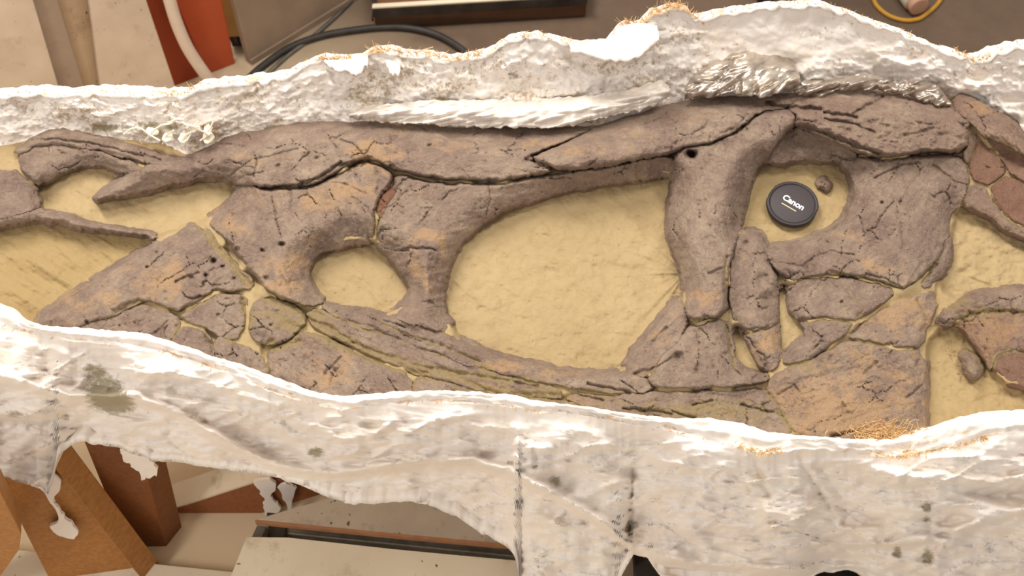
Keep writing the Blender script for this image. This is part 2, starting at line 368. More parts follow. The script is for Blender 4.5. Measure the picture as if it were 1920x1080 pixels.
# ---- bones, traced as outlines on the bed: name, outline, height, roll width, base, grain(angle deg, amp), paints (ochre, clay film, red)
BONES = [
 ('snout_bone', [(20, 285), (70, 252), (110, 239), (150, 247), (200, 258), (245, 270), (290, 280), (320, 296), (312, 306), (280, 303), (240, 294), (200, 283), (150, 273), (110, 270), (70, 274), (45, 287)], .020, 13, .006, (12, 1.2), (.15, .1, 0)),
 ('snout_bone', [(42, 292), (70, 277), (110, 273), (150, 280), (200, 292), (250, 309), (268, 318), (245, 330), (215, 320), (190, 312), (150, 312), (125, 320), (103, 336), (80, 344), (58, 332), (40, 308)], .024, 26, -.004, (10, .6), (0, 0, 0)),
 ('snout_bone', [(-200, 300), (-60, 300), (0, 318), (25, 320), (50, 340), (72, 358), (76, 384), (40, 399), (0, 408), (-60, 414), (-200, 420)], .018, 26, -.006, (0, .8), (.1, .15, 0)),
 ('palate_bar', [(-200, 436), (-60, 424), (0, 414), (40, 402), (80, 395), (120, 400), (160, 414), (200, 425), (250, 431), (294, 436), (285, 441), (220, 438), (160, 431), (115, 419), (70, 413), (30, 419), (0, 430), (-200, 450)], .022, 10, -.010, (8, .6), (0, .1, 0)),
 ('nasal_bone', [(172, 377), (200, 352), (235, 330), (290, 308), (335, 297), (380, 280), (410, 262), (470, 245), (540, 232), (620, 226), (700, 228), (780, 232), (860, 238), (960, 242), (1050, 238), (1105, 236), (1085, 252), (1030, 275), (984, 297), (1040, 317), (1010, 329), (920, 340), (850, 338), (790, 330), (740, 317), (700, 300), (660, 305), (630, 325), (590, 345), (520, 351), (480, 349), (440, 341), (415, 331), (380, 335), (330, 345), (260, 362), (210, 373)], .044, 50, .002, (8, .9), (.22, 0, 0)),
 ('nasal_bone', [(988, 298), (1040, 279), (1090, 256), (1120, 238), (1160, 224), (1215, 206), (1265, 192), (1330, 180), (1390, 180), (1440, 178), (1490, 172), (1500, 190), (1470, 202), (1425, 206), (1390, 240), (1345, 263), (1290, 272), (1255, 289), (1180, 304), (1110, 317), (1060, 319)], .058, 52, .004, (-14, .7), (.16, 0, 0)),
 ('maxilla', [(440, 347), (520, 357), (590, 351), (635, 331), (665, 311), (700, 305), (738, 323), (733, 345), (708, 375), (700, 402), (704, 440), (690, 459), (630, 466), (592, 482), (578, 505), (578, 522), (590, 545), (608, 562), (580, 575), (540, 562), (500, 545), (476, 512), (445, 472), (412, 438), (384, 410), (400, 394), (430, 372)], .056, 62, -.018, (60, .8), (.36, 0, 0)),
 ('antorbital_bar', [(742, 326), (800, 340), (860, 346), (920, 346), (1000, 337), (1060, 326), (1130, 316), (1200, 303), (1255, 293), (1264, 310), (1258, 332), (1180, 342), (1100, 353), (1000, 377), (920, 410), (872, 452), (847, 492), (832, 540), (836, 580), (850, 610), (830, 625), (790, 612), (745, 602), (720, 592), (772, 552), (768, 535), (743, 505), (725, 477), (706, 460), (706, 420), (716, 392), (738, 352)], .054, 56, -.020, (-12, .7), (.24, 0, 0)),
 ('stained_bone_chip', [(705, 385), (722, 366), (742, 346), (757, 348), (748, 372), (726, 396), (708, 412)], .006, 12, .022, (45, .6), (.3, 0, 1)),
 ('maxilla', [(362, 424), (300, 454), (240, 489), (170, 533), (110, 571), (70, 600), (75, 613), (140, 613), (215, 591), (264, 564), (280, 560), (310, 574), (334, 582), (390, 558), (404, 543), (442, 547), (468, 543), (476, 528), (446, 496), (408, 457), (372, 420)], .020, 34, .004, (-28, .5), (.32, .02, 0)),
 ('maxilla_fragment', [(140, 617), (215, 596), (265, 572), (300, 582), (325, 594), (338, 610), (320, 637), (300, 655), (200, 650), (140, 630)], .014, 18, .004, (-15, .8), (.15, .12, 0)),
 ('maxilla_fragment', [(337, 591), (390, 565), (408, 552), (458, 557), (464, 580), (458, 612), (438, 636), (405, 622), (377, 608), (352, 603)], .014, 16, .004, (-10, .8), (.22, .12, 0)),
 ('maxilla_fragment', [(330, 625), (347, 612), (375, 622), (394, 640), (402, 672), (380, 680), (310, 655)], .013, 14, .004, (20, .8), (.1, .14, 0)),
 ('maxilla_fragment', [(404, 632), (440, 646), (470, 656), (500, 682), (510, 700), (480, 720), (410, 692)], .013, 16, .004, (40, .8), (.1, .2, 0)),
 ('maxilla_fragment', [(480, 565), (518, 556), (548, 572), (570, 588), (566, 612), (530, 640), (492, 644), (470, 622), (470, 590)], .020, 20, .002, (30, 1.2), (.14, .25, 0)),
 ('tooth_row_bone', [(500, 660), (540, 644), (570, 624), (602, 630), (660, 660), (700, 682), (770, 702), (790, 770), (600, 780), (510, 735)], .022, 36, .000, (35, 1.3), (.34, .1, 0)),
 ('cheek_splint', [(575, 582), (620, 592), (690, 616), (760, 644), (820, 668), (900, 694), (960, 714), (1050, 733), (1052, 746), (940, 738), (850, 716), (760, 692), (700, 668), (640, 638), (590, 612)], .012, 12, .006, (22, 1.6), (.22, .25, 0)),
 ('cheek_splint', [(600, 570), (650, 586), (720, 592), (780, 608), (840, 628), (872, 642), (912, 668), (980, 682), (1050, 697), (1110, 706), (1165, 699), (1230, 722), (1200, 735), (1100, 729), (1000, 708), (900, 688), (800, 658), (720, 624), (640, 602)], .016, 14, .004, (18, 1.6), (.26, .16, 0)),
 ('cheek_splint', [(770, 706), (850, 724), (950, 746), (1050, 756), (1150, 768), (1165, 810), (900, 800), (770, 775)], .010, 12, .004, (10, 1.6), (.25, .34, 0)),
 ('jugal_bone', [(1060, 740), (1150, 744), (1250, 737), (1350, 737), (1436, 735), (1462, 758), (1480, 796), (1470, 850), (1250, 830), (1150, 796), (1100, 772)], .014, 24, .004, (8, 1.5), (.22, .27, 0)),
 ('quadrate_plate', [(1585, 627), (1640, 592), (1700, 563), (1758, 548), (1752, 572), (1736, 612), (1732, 650), (1680, 647), (1620, 633)], .014, 18, .004, (-30, .8), (.42, .1, 0)),
 ('quadrate_plate', [(1462, 700), (1530, 674), (1580, 641), (1630, 648), (1690, 661), (1734, 664), (1736, 720), (1736, 850), (1560, 860), (1482, 800), (1446, 752), (1440, 720)], .015, 26, .004, (-15, 1.0), (.52, .2, 0)),
 ('jugal_bone', [(1282, 562), (1290, 602), (1272, 640), (1243, 664), (1217, 708), (1168, 694), (1196, 652), (1236, 602), (1268, 562)], .016, 20, .000, (-45, 1.0), (.3, .12, 0)),
 ('lacrimal_bone', [(1262, 292), (1290, 276), (1340, 267), (1392, 244), (1428, 210), (1472, 205), (1496, 216), (1486, 240), (1450, 280), (1426, 308), (1406, 345), (1396, 395), (1386, 430), (1373, 475), (1362, 530), (1363, 592), (1290, 604), (1286, 560), (1275, 500), (1256, 455), (1251, 420), (1256, 370), (1260, 330)], .068, 52, -.018, (78, .7), (.1, 0, 0)),
 ('lacrimal_bone', [(1294, 611), (1364, 599), (1370, 640), (1378, 688), (1440, 703), (1434, 712), (1380, 722), (1300, 727), (1230, 724), (1217, 708), (1246, 664), (1275, 642)], .036, 42, -.002, (60, .7), (.24, .05, 0)),
 ('orbit_splint', [(1384, 438), (1405, 432), (1428, 440), (1436, 480), (1449, 505), (1458, 545), (1462, 600), (1440, 612), (1405, 622), (1380, 602), (1370, 580), (1368, 530), (1376, 480)], .026, 34, -.004, (82, .8), (.22, .1, 0)),
 ('orbit_splint', [(1400, 631), (1440, 619), (1463, 609), (1466, 670), (1455, 688), (1430, 692), (1415, 675), (1408, 650)], .024, 26, -.006, (75, .6), (.4, .05, 0)),
 ('postorbital_bone', [(1570, 288), (1600, 300), (1660, 303), (1740, 293), (1800, 292), (1813, 312), (1818, 345), (1800, 383), (1780, 408), (1772, 450), (1752, 497), (1715, 530), (1690, 543), (1640, 523), (1560, 513), (1500, 519), (1485, 527), (1455, 508), (1440, 478), (1440, 466), (1500, 460), (1550, 440), (1588, 410), (1604, 370), (1598, 330), (1580, 308)], .038, 60, -.002, (-62, .8), (.18, .02, 0)),
 ('postorbital_bone', [(1489, 532), (1500, 524), (1560, 519), (1640, 529), (1686, 548), (1650, 576), (1608, 600), (1580, 599), (1540, 593), (1500, 599), (1483, 590), (1476, 560)], .022, 34, .002, (-50, .7), (.15, .06, 0)),
 ('postorbital_bone', [(1500, 606), (1540, 600), (1602, 606), (1580, 627), (1545, 655), (1500, 676), (1475, 680), (1470, 666), (1490, 641), (1515, 625)], .022, 24, .000, (-35, 1.4), (.15, .04, 0)),
 ('squamosal_splint', [(1747, 504), (1768, 474), (1776, 446), (1786, 470), (1777, 510), (1756, 526), (1736, 537), (1724, 532)], .014, 12, .002, (-55, 1), (.1, .12, 0)),
 ('orbit_roof', [(1480, 236), (1530, 252), (1600, 282), (1606, 304), (1560, 302), (1500, 302), (1462, 308), (1436, 300), (1455, 270)], .016, 22, -.012, (0, 1.2), (.05, .05, 0)),
 ('brow_boss', [(1496, 176), (1560, 165), (1640, 165), (1720, 180), (1780, 200), (1828, 235), (1822, 268), (1790, 284), (1740, 280), (1700, 291), (1655, 296), (1620, 288), (1570, 270), (1530, 250), (1486, 232), (1500, 214), (1478, 206)], .066, 48, .004, (10, 1.5), (.08, 0, .12)),
 ('skull_roof_plate', [(1782, 206), (1828, 238), (1838, 262), (1826, 284), (1812, 306), (1808, 290), (1824, 266)], .030, 14, .010, (40, .5), (.2, 0, .3)),
 ('skull_roof_plate', [(1830, 246), (1842, 262), (1868, 298), (1882, 320), (1855, 343), (1832, 338), (1816, 317), (1829, 287)], .010, 12, .020, (0, .4), (.1, 0, .8)),
 ('skull_roof_plate', [(1846, 254), (1890, 272), (1960, 330), (2100, 420), (2100, 440), (1960, 362), (1926, 345), (1896, 321), (1876, 290)], .012, 14, .016, (30, .4), (.1, 0, .7)),
 ('skull_roof_plate', [(1860, 352), (1890, 332), (1960, 372), (2100, 450), (2100, 520), (1960, 438), (1900, 416), (1868, 384)], .012, 14, .014, (30, .4), (.1, 0, .8)),
 ('skull_roof_plate', [(1818, 347), (1850, 358), (1866, 392), (1900, 424), (1960, 448), (2100, 530), (2100, 545), (1960, 466), (1895, 438), (1845, 402), (1806, 385)], .012, 11, .010, (30, .9), (.25, .15, .2)),
 ('braincase_bone', [(1772, 578), (1800, 556), (1860, 541), (1960, 536), (2100, 540), (2100, 585), (1960, 588), (1880, 580), (1830, 586), (1795, 598), (1768, 615), (1756, 605)], .020, 18, .000, (-5, 1.2), (.35, .2, .1)),
 ('braincase_bone', [(1792, 602), (1830, 588), (1880, 582), (1960, 590), (2100, 600), (2100, 690), (1960, 668), (1900, 655), (1868, 668), (1852, 690), (1836, 664), (1812, 628)], .016, 30, -.004, (70, 1.6), (.5, .12, .3)),
 ('braincase_bone', [(1862, 668), (1900, 656), (1960, 668), (2100, 680), (2100, 760), (1960, 745), (1892, 726), (1870, 702)], .018, 12, -.012, (40, .5), (.1, .05, .7)),
 ('braincase_lump', [(1796, 664), (1812, 652), (1834, 668), (1846, 700), (1824, 716), (1806, 700)], .020, 16, -.018, (40, 1.4), (.2, .5, 0)),
 ('neck_bone', [(1786, 178), (1830, 168), (1868, 180), (1904, 214), (1926, 250), (1960, 290), (1930, 300), (1895, 282), (1850, 258), (1822, 230), (1796, 212)], .050, 36, .016, (40, 1.2), (.34, .05, .25)),
 ('orbit_pebble', [(1526, 338), (1542, 326), (1556, 334), (1564, 350), (1552, 362), (1538, 352), (1530, 356)], .015, 12, -.034, (0, 1.5), (0, .1, .2)),
]
# cracks across the bones: (polyline, width px, depth m, clay fill)
CR = [
 ([(368, 412), (400, 455), (440, 500), (465, 530), (500, 555), (560, 575), (600, 590)], 8, .006, 1), ([(215, 585), (262, 562), (300, 575), (335, 588), (385, 560), (405, 545), (440, 550), (470, 545)], 4, .008, .8),
 ([(335, 588), (350, 608), (378, 618), (398, 650)], 3, .006, .6), ([(455, 560), (465, 600), (452, 640), (490, 650), (510, 640)], 5, .007, .8), ([(560, 575), (580, 600), (620, 615), (660, 640), (720, 665), (800, 690), (900, 705), (960, 715)], 4, .006, .9),
 ([(540, 610), (600, 625), (660, 655), (740, 690), (800, 700)], 7, .006, .9), ([(700, 600), (760, 625), (830, 650), (900, 678)], 3, .005, .6), ([(800, 690), (850, 705), (940, 740), (1060, 740)], 5, .005, .9), ([(480, 650), (520, 655), (560, 640)], 6, .006, .8),
 ([(1290, 605), (1310, 598), (1350, 597), (1365, 600)], 3, .007, .7), ([(1362, 480), (1360, 540), (1362, 600), (1370, 650), (1378, 690)], 3, .006, .8), ([(1560, 510), (1640, 525), (1700, 545)], 2.5, .005, .7), ([(1500, 600), (1600, 602)], 3, .005, .6),
 ([(700, 440), (712, 400), (740, 380), (770, 350)], 2, .004, .7), ([(700, 410), (690, 390), (660, 370)], 2, .004, .4), ([(1590, 545), (1620, 580), (1600, 610)], 3, .003, .6), ([(1720, 560), (1735, 600)], 3, .004, .5),
 ([(985, 298), (1040, 320), (1062, 318)], 2.2, .010, 0), ([(985, 298), (1060, 268), (1110, 242)], 2.0, .008, .2), ([(1062, 318), (1110, 318), (1180, 304)], 2.4, .012, .2), ([(640, 310), (690, 298), (745, 322), (800, 336), (870, 342), (930, 338)], 3.4, .014, .1),
 ([(500, 352), (560, 348), (600, 335), (640, 305)], 3.0, .012, .1), ([(915, 345), (919, 375), (912, 402)], 2, .008, .2), ([(755, 468), (775, 464), (815, 468)], 2, .008, 0), ([(690, 300), (662, 270), (640, 262)], 2, .007, 0), ([(715, 430), (705, 450)], 2, .006, 0),
 ([(510, 370), (520, 420), (528, 445)], 2, .006, .1), ([(540, 350), (548, 375), (540, 395)], 1.6, .004, 0), ([(1365, 500), (1330, 512)], 2, .006, 0), ([(1480, 525), (1455, 508), (1440, 490)], 2.6, .010, 0), ([(1450, 490), (1510, 500)], 2, .006, 0), ([(1505, 498), (1530, 480), (1560, 470), (1600, 478)], 2, .006, .2),
 ([(1625, 515), (1660, 522), (1692, 540)], 2, .007, .2), ([(1600, 212), (1640, 192), (1655, 180)], 2.6, .010, 0), ([(1545, 212), (1580, 215), (1605, 220)], 3, .012, .1), ([(1545, 222), (1600, 232), (1640, 250)], 2.4, .010, 0), ([(1440, 192), (1470, 200), (1505, 204), (1540, 206)], 5, .022, 0),
 ([(1500, 235), (1550, 250), (1600, 272), (1650, 288)], 4, .016, .1), ([(1690, 215), (1720, 230), (1760, 235)], 2, .006, 0), ([(1700, 255), (1740, 245), (1770, 225)], 3, .006, .3), ([(1640, 335), (1690, 310), (1722, 305)], 2, .007, .1), ([(1750, 310), (1790, 340), (1812, 345)], 2.2, .006, .6),
 ([(1700, 745), (1730, 720)], 2, .007, 0), ([(1390, 760), (1450, 772)], 2.4, .009, 0), ([(1300, 760), (1335, 750)], 2.4, .009, .1), ([(1560, 818), (1612, 806)], 4, .014, 0), ([(1620, 700), (1645, 680)], 2.4, .006, .1), ([(1460, 740), (1490, 720), (1500, 735)], 2, .006, .2),
 ([(342, 550), (362, 562), (378, 556)], 2, .008, 0), ([(330, 528), (350, 518), (372, 512)], 2.4, .007, 0), ([(1060, 735), (1130, 750)], 2.4, .009, 0), ([(1170, 765), (1260, 775)], 2.6, .010, .1), ([(1100, 720), (1180, 735)], 2.4, .008, .1), ([(960, 715), (1010, 725)], 2.4, .008, .1), ([(755, 628), (790, 640)], 2, .008, 0), ([(720, 600), (760, 612)], 2, .007, 0),
 ([(630, 585), (690, 582), (726, 576)], 2.2, .008, 0), ([(1260, 770), (1320, 790)], 3, .009, .3), ([(1190, 700), (1230, 690), (1260, 670)], 2.4, .007, .1), ([(1225, 640), (1250, 615)], 2.4, .007, .2), ([(1300, 250), (1320, 240), (1330, 225)], 1.6, .004, 0), ([(1400, 215), (1380, 240), (1350, 250)], 2, .005, 0),
 ([(245, 640), (300, 620), (315, 600)], 1.8, .004, 0), ([(395, 640), (400, 660)], 2, .006, 0), ([(610, 700), (640, 670)], 3, .006, 0), ([(620, 720), (630, 690)], 3, .005, 0), ([(1115, 790), (1170, 780)], 2.4, .007, .3), ([(1380, 610), (1400, 620), (1440, 612)], 2, .006, 0), ([(1420, 575), (1430, 582), (1440, 574)], 2, .006, 0),
 ([(1555, 655), (1590, 630), (1650, 575), (1720, 528), (1755, 495)], 3.0, .010, .3), ([(1680, 375), (1690, 440), (1692, 470)], 1.6, .004, 0), ([(60, 262), (120, 262), (200, 275), (300, 300)], 2, .007, .2), ([(430, 330), (470, 300), (560, 280)], 1.6, .004, 0), ([(610, 340), (650, 345), (690, 365)], 1.6, .004, .1),
]
HOLES = [(1297, 288, 11, .045), (400, 490, 6, .016), (530, 458, 7, .014), (492, 470, 6, .012), (805, 272, 6, .010), (740, 262, 10, .010), (165, 527, 5, .012), (1270, 668, 12, .014), (360, 520, 6, .010), (386, 516, 5, .009), (445, 468, 6, .010), (418, 500, 4, .008), (436, 402, 6, .006), (440, 522, 5, .008), (500, 522, 6, .007), (520, 311, 5, .007), (595, 296, 6, .008), (1653, 380, 5, .008), (1687, 378, 4, .006), (1578, 565, 4, .008), (1575, 475, 4, .005), (162, 604, 5, .008), (410, 590, 4, .007), (507, 610, 3, .007), (1510, 500, 6, .008), (276, 500, 4, .008), (293, 473, 3, .006), (755, 400, 5, .004), (1430, 525, 16, .008), (1440, 560, 18, .010), (270, 290, 4, .006), (655, 320, 7, .010), (735, 312, 7, .012), (1820, 330, 4, .004), (1400, 455, 7, .010)]
OCHRE = [(310, 525, 60, 26, .5), (330, 505, 22, 14, .5), (700, 292, 50, 20, .8), (690, 270, 26, 14, .5), (480, 545, 40, 20, .4), (520, 495, 30, 22, .5), (540, 535, 30, 20, .5), (610, 710, 50, 26, .4), (640, 670, 30, 14, .4), (800, 440, 30, 14, .8), (780, 505, 14, 30, .6), (830, 470, 12, 30, .4), (1320, 560, 26, 24, .8), (1310, 650, 26, 26, .3), (950, 688, 50, 12, .7), (1240, 640, 26, 26, .4), (1440, 640, 20, 20, .7), (1630, 495, 40, 18, .6), (1690, 500, 18, 30, .5), (560, 490, 14, 26, .4), (1580, 780, 100, 50, .5), (1660, 585, 60, 22, .5), (1700, 570, 30, 16, .5), (1850, 615, 60, 30, .4), (480, 300, 60, 20, .35), (850, 270, 60, 16, .4), (1090, 285, 70, 14, .5), (1200, 250, 60, 14, .4), (1000, 270, 60, 10, .4), (650, 360, 40, 14, .5), (600, 380, 50, 20, .4), (420, 420, 40, 20, .35), (130, 560, 40, 20, .5), (1040, 705, 40, 12, .5), (800, 540, 12, 20, .5), (1300, 215, 50, 16, .3), (1600, 440, 60, 20, .3), (200, 560, 30, 20, .4), (740, 770, 40, 20, .5), (1100, 760, 60, 14, .4), (1840, 195, 30, 16, .5), (760, 240, 30, 8, .5)]
FILM = [(560, 600, 70, 26, .4), (620, 650, 90, 26, .35), (1000, 740, 160, 26, .35), (1350, 770, 140, 26, .35), (1420, 690, 50, 26, .4), (1640, 610, 40, 20, .3), (1520, 690, 40, 14, .4), (1780, 560, 40, 26, .5), (450, 590, 60, 40, .25), (1870, 600, 60, 40, .3), (1100, 800, 200, 30, .4), (1270, 700, 40, 20, .3), (60, 290, 60, 12, .4), (330, 452, 30, 10, .2), (1690, 780, 40, 40, .3)]
# hollows where the pale clay lies lower than the bone: outline, depth
HOLLOW = [
 ([(580, 510), (590, 480), (630, 465), (690, 458), (724, 472), (745, 502), (777, 548), (740, 570), (700, 588), (650, 585), (608, 562), (585, 535)], .034),
 ([(1258, 330), (1180, 340), (1100, 351), (1000, 375), (920, 408), (870, 450), (845, 490), (830, 540), (836, 582), (865, 628), (905, 660), (975, 676), (1050, 690), (1112, 700), (1164, 690), (1196, 648), (1236, 598), (1272, 556), (1278, 510), (1256, 465), (1250, 420), (1256, 370)], .034),
 ([(1425, 308), (1460, 302), (1500, 296), (1560, 298), (1584, 308), (1600, 340), (1606, 370), (1590, 412), (1550, 442), (1500, 462), (1450, 468), (1432, 444), (1400, 430), (1390, 420), (1405, 350)], .036),
 ([(70, 350), (100, 330), (130, 315), (190, 310), (245, 328), (210, 350), (172, 377), (260, 362), (340, 343), (410, 331), (442, 345), (430, 372), (384, 404), (300, 436), (240, 432), (160, 414), (110, 400), (76, 392)], .022),
 ([(-300, 440), (0, 428), (60, 412), (120, 420), (200, 440), (300, 442), (240, 486), (170, 530), (110, 570), (60, 605), (-300, 640)], .030),
 ([(1800, 390), (1850, 405), (1900, 440), (1960, 468), (2200, 560), (1960, 536), (1860, 540), (1800, 552), (1765, 535), (1785, 500), (1788, 450)], .014),
 ([(1744, 645), (1768, 622), (1795, 612), (1812, 634), (1840, 672), (1856, 700), (1888, 732), (2100, 770), (2100, 850), (1740, 850)], .022),
 ([(1474, 540), (1482, 590), (1515, 625), (1488, 641), (1470, 668), (1464, 610), (1460, 545)], .012),
 ([(1376, 612), (1396, 634), (1408, 655), (1418, 690), (1440, 700), (1380, 690)], .014),
]
STEP = 2.0
us = np.arange(-424, 2344 + .1, STEP); vs = np.arange(130, 866 + .1, STEP)
UU, VV = np.meshgrid(us, vs)
def bbox(P, m):
    P = np.array(P); i0 = max(int((P[:, 0].min() - m - us[0]) / STEP), 0); i1 = min(int((P[:, 0].max() + m - us[0]) / STEP) + 2, len(us))
    j0 = max(int((P[:, 1].min() - m - vs[0]) / STEP), 0); j1 = min(int((P[:, 1].max() + m - vs[0]) / STEP) + 2, len(vs))
    return slice(j0, j1), slice(i0, i1)
WU = UU + 4 * fbm(UU / 26, VV / 26, 1, 3); WV = VV + 4 * fbm(UU / 26, VV / 26, 2, 3)      # ragged outlines
cut = np.zeros_like(UU); film = np.zeros_like(UU); ochre = np.zeros_like(UU)
CU = UU + 3.0 * fbm(UU / 12, VV / 12, 5, 3); CV = VV + 3.0 * fbm(UU / 12, VV / 12, 6, 3)
wmod = 0.55 + .75 * (.5 + .5 * vnoise(UU / 18, VV / 18, 9))
for P, w, dp, fl in CR:
    s = bbox(P, w * 3 + 6); d = line_dist(CU[s], CV[s], P); g = np.exp(-(d / (w * wmod[s])) ** 2)
    cut[s] = np.maximum(cut[s], dp * g * (.5 + .5 * wmod[s])); film[s] = np.maximum(film[s], fl * np.exp(-(d / (w * 1.15)) ** 2))
for x, y, r, dp in HOLES:
    s = bbox([(x, y)], r * 3); g = np.exp(-(((CU[s] - x) ** 2 + ((CV[s] - y) * 1.15) ** 2) / (r * .8) ** 2) ** 1.5); cut[s] = np.maximum(cut[s], dp * g)
for x, y, r, dp in [(650, 430, 30, .010), (615, 462, 22, .008), (850, 400, 36, .008), (800, 380, 34, .006), (900, 375, 26, .006), (1010, 355, 18, .004), (720, 500, 16, .004), (1330, 640, 30, .004), (1610, 330, 22, .006), (1100, 335, 16, .004), (100, 300, 22, .008), (180, 300, 14, .005)]:
    s = bbox([(x, y)], r * 2.2); cut[s] = np.maximum(cut[s], dp * np.exp(-((WU[s] - x) ** 2 + (WV[s] - y) ** 2) / (r * r)))
for L, A in ((OCHRE, ochre), (FILM, film)):
    for x, y, a, b, k in L:
        s = bbox([(x, y)], max(a, b) * 2.2); A[s] += k * np.exp(-((WU[s] - x) / a) ** 2 - ((WV[s] - y) / b) ** 2)
M = .003 * fbm(UU / 60, VV / 60, 20, 4) + .0015 * fbm(UU / 14, VV / 14, 21, 3)
ang = math.radians(-35); sx_ = (UU * math.cos(ang) - VV * math.sin(ang)) / 90; sy_ = (UU * math.sin(ang) + VV * math.cos(ang)) / 16
M += .0026 * fbm(sx_ + .5 * vnoise(UU / 50, VV / 50, 28), sy_ * .8 + .6 * vnoise(UU / 40, VV / 40, 29), 23, 4) + .0022 * fbm(UU / 36, VV / 26, 24, 3) - .0015 * smooth(.7, .9, vnoise(UU / 6, VV / 5, 27))
M += .007 * fbm(sx_ * .8, sy_ * .7, 25, 3) * smooth(330, 200, UU) * smooth(430, 480, VV) + .004 * fbm(UU / 22, VV / 16, 26, 3) * (smooth(1740, 1780, UU) + smooth(120, 60, UU) * smooth(520, 560, VV))
hol = np.zeros_like(UU); hin = np.zeros(UU.shape, bool)
for P, dp in HOLLOW:
    s = bbox(P, 20); d = poly_sd(WU[s], WV[s], chaikin(P)); hol[s] = np.maximum(hol[s], dp * smooth(-13, -2, d)); hin[s] |= d > -1
M -= hol
# drag marks of the scraper converging on the back corner of the large opening
th = np.arctan2(VV - 512, UU - 1285); rr_ = np.hypot(UU - 1285, VV - 512)
M += .0026 * vnoise(th * 9, rr_ / 140, 31) * np.exp(-(rr_ / 170) ** 2) * (UU < 1282) * smooth(-.0, .02, hol)
M -= .006 * np.exp(-(np.hypot((UU - 1030), (VV - 515) * 1.3) / 24) ** 2)
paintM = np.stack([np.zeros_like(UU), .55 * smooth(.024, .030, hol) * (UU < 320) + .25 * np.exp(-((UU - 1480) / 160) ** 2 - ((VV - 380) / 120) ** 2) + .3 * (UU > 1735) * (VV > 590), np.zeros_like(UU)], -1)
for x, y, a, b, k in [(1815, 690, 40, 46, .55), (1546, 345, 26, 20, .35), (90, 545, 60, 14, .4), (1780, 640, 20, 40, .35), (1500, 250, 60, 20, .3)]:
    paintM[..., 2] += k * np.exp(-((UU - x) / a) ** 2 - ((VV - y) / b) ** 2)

sk_loc = tuple(at_h(960, 480, 0.0)); sk_loc = (float(sk_loc[0]), float(sk_loc[1]), float(sk_loc[2]))
bed = thing('sediment_bed', 'olive tan clay sediment bed filling the white plaster jacket around the brown skull', 'sediment', sk_loc)
skull = thing('fossil_skull', 'large brown dinosaur skull lying on its side in tan clay inside the plaster jacket', 'fossil', sk_loc)
# clay, at a coarser step
keep = (VV < nearin(UU) + 24) & (VV > farlow(UU) - 26)
# clay sides: the bed is a solid with thickness, hidden by the jacket
# which bone owns each spot, and how far it is from the next one
best = np.full(UU.shape, -1e3); second = np.full(UU.shape, -1e3); Hf = np.zeros(UU.shape); Wf = np.full(UU.shape, 20.0); Bf = np.zeros(UU.shape); SD = []
for name, P, H, w, base, gr_, pp_ in BONES:
    s = bbox(P, 16); d = poly_sd(WU[s], WV[s], chaikin(P)) + 1.6 * fbm(UU[s] / 7, VV[s] / 7, 40, 2); SD.append((s, d))
    win = d > best[s]; second[s] = np.where(win, best[s], np.maximum(second[s], d)); best[s] = np.where(win, d, best[s])
    win &= d > -9; Hf[s] = np.where(win, H, Hf[s]); Wf[s] = np.where(win, w, Wf[s]); Bf[s] = np.where(win, base, Bf[s])
def blur(A, n):                              # box blur by running sums, twice
    for _ in range(2):
        for ax in (0, 1):
            pad = [(0, 0), (0, 0)]; pad[ax] = (n + 1, n); c = np.cumsum(np.pad(A, pad, mode='edge'), axis=ax)
            k = 2 * n + 1; A = (c[k:] - c[:-k]) / k if ax == 0 else (c[:, k:] - c[:, :-k]) / k
    return A
on = best > -9
wt = np.maximum(blur(on.astype(float), 5), .02)
Hb = .35 * Hf + .65 * blur(Hf * on, 5) / wt; Wb = np.maximum(blur(np.where(on, Wf, 0), 5) / wt, 8); Bb = .3 * Bf + .7 * blur(Bf * on, 5) / wt
def edt(mask, R):                            # distance (cells) to the nearest False, capped at R
    big = float(R); g = np.where(mask, big, 0.0)
    for i in range(1, mask.shape[0]): g[i] = np.minimum(g[i], g[i - 1] + 1)
    for i in range(mask.shape[0] - 2, -1, -1): g[i] = np.minimum(g[i], g[i + 1] + 1)
    g2 = g * g; out = g2.copy()
    for dx in range(1, R):
        out[:, dx:] = np.minimum(out[:, dx:], g2[:, :-dx] + dx * dx); out[:, :-dx] = np.minimum(out[:, :-dx], g2[:, dx:] + dx * dx)
    return np.sqrt(out)
seam = (second > -10) & (best + second > -16)
hollow = hin
gapd = edt(~((best > 0) | seam), 12)
near_ = gapd < 10; closed = edt(near_, 12) > 9.5
solid = ((best > 0) | seam | closed) & ~(hollow & (best < 0))
DU = blur(edt(solid, 36), 1) * STEP
seamw = 4.2 * (.55 + .9 * (.5 + .5 * vnoise(UU / 22, VV / 22, 47)))
sm = np.exp(-((best - second) / 2 / seamw) ** 2) * (second > -12) * smooth(.05, .5, .55 + .8 * vnoise(UU / 40, VV / 40, 48))
cut += .0045 * sm; seamvis = smooth(-.35, .35, vnoise(UU / 34, VV / 34, 49) + .6 * smooth(330, 430, VV) - .5 + .8 * smooth(1780, 1800, UU))
film += .62 * seamvis * np.exp(-((best - second) / 2 / (seamw * 1.1)) ** 2) * (second > -12)
own = (best > 0)
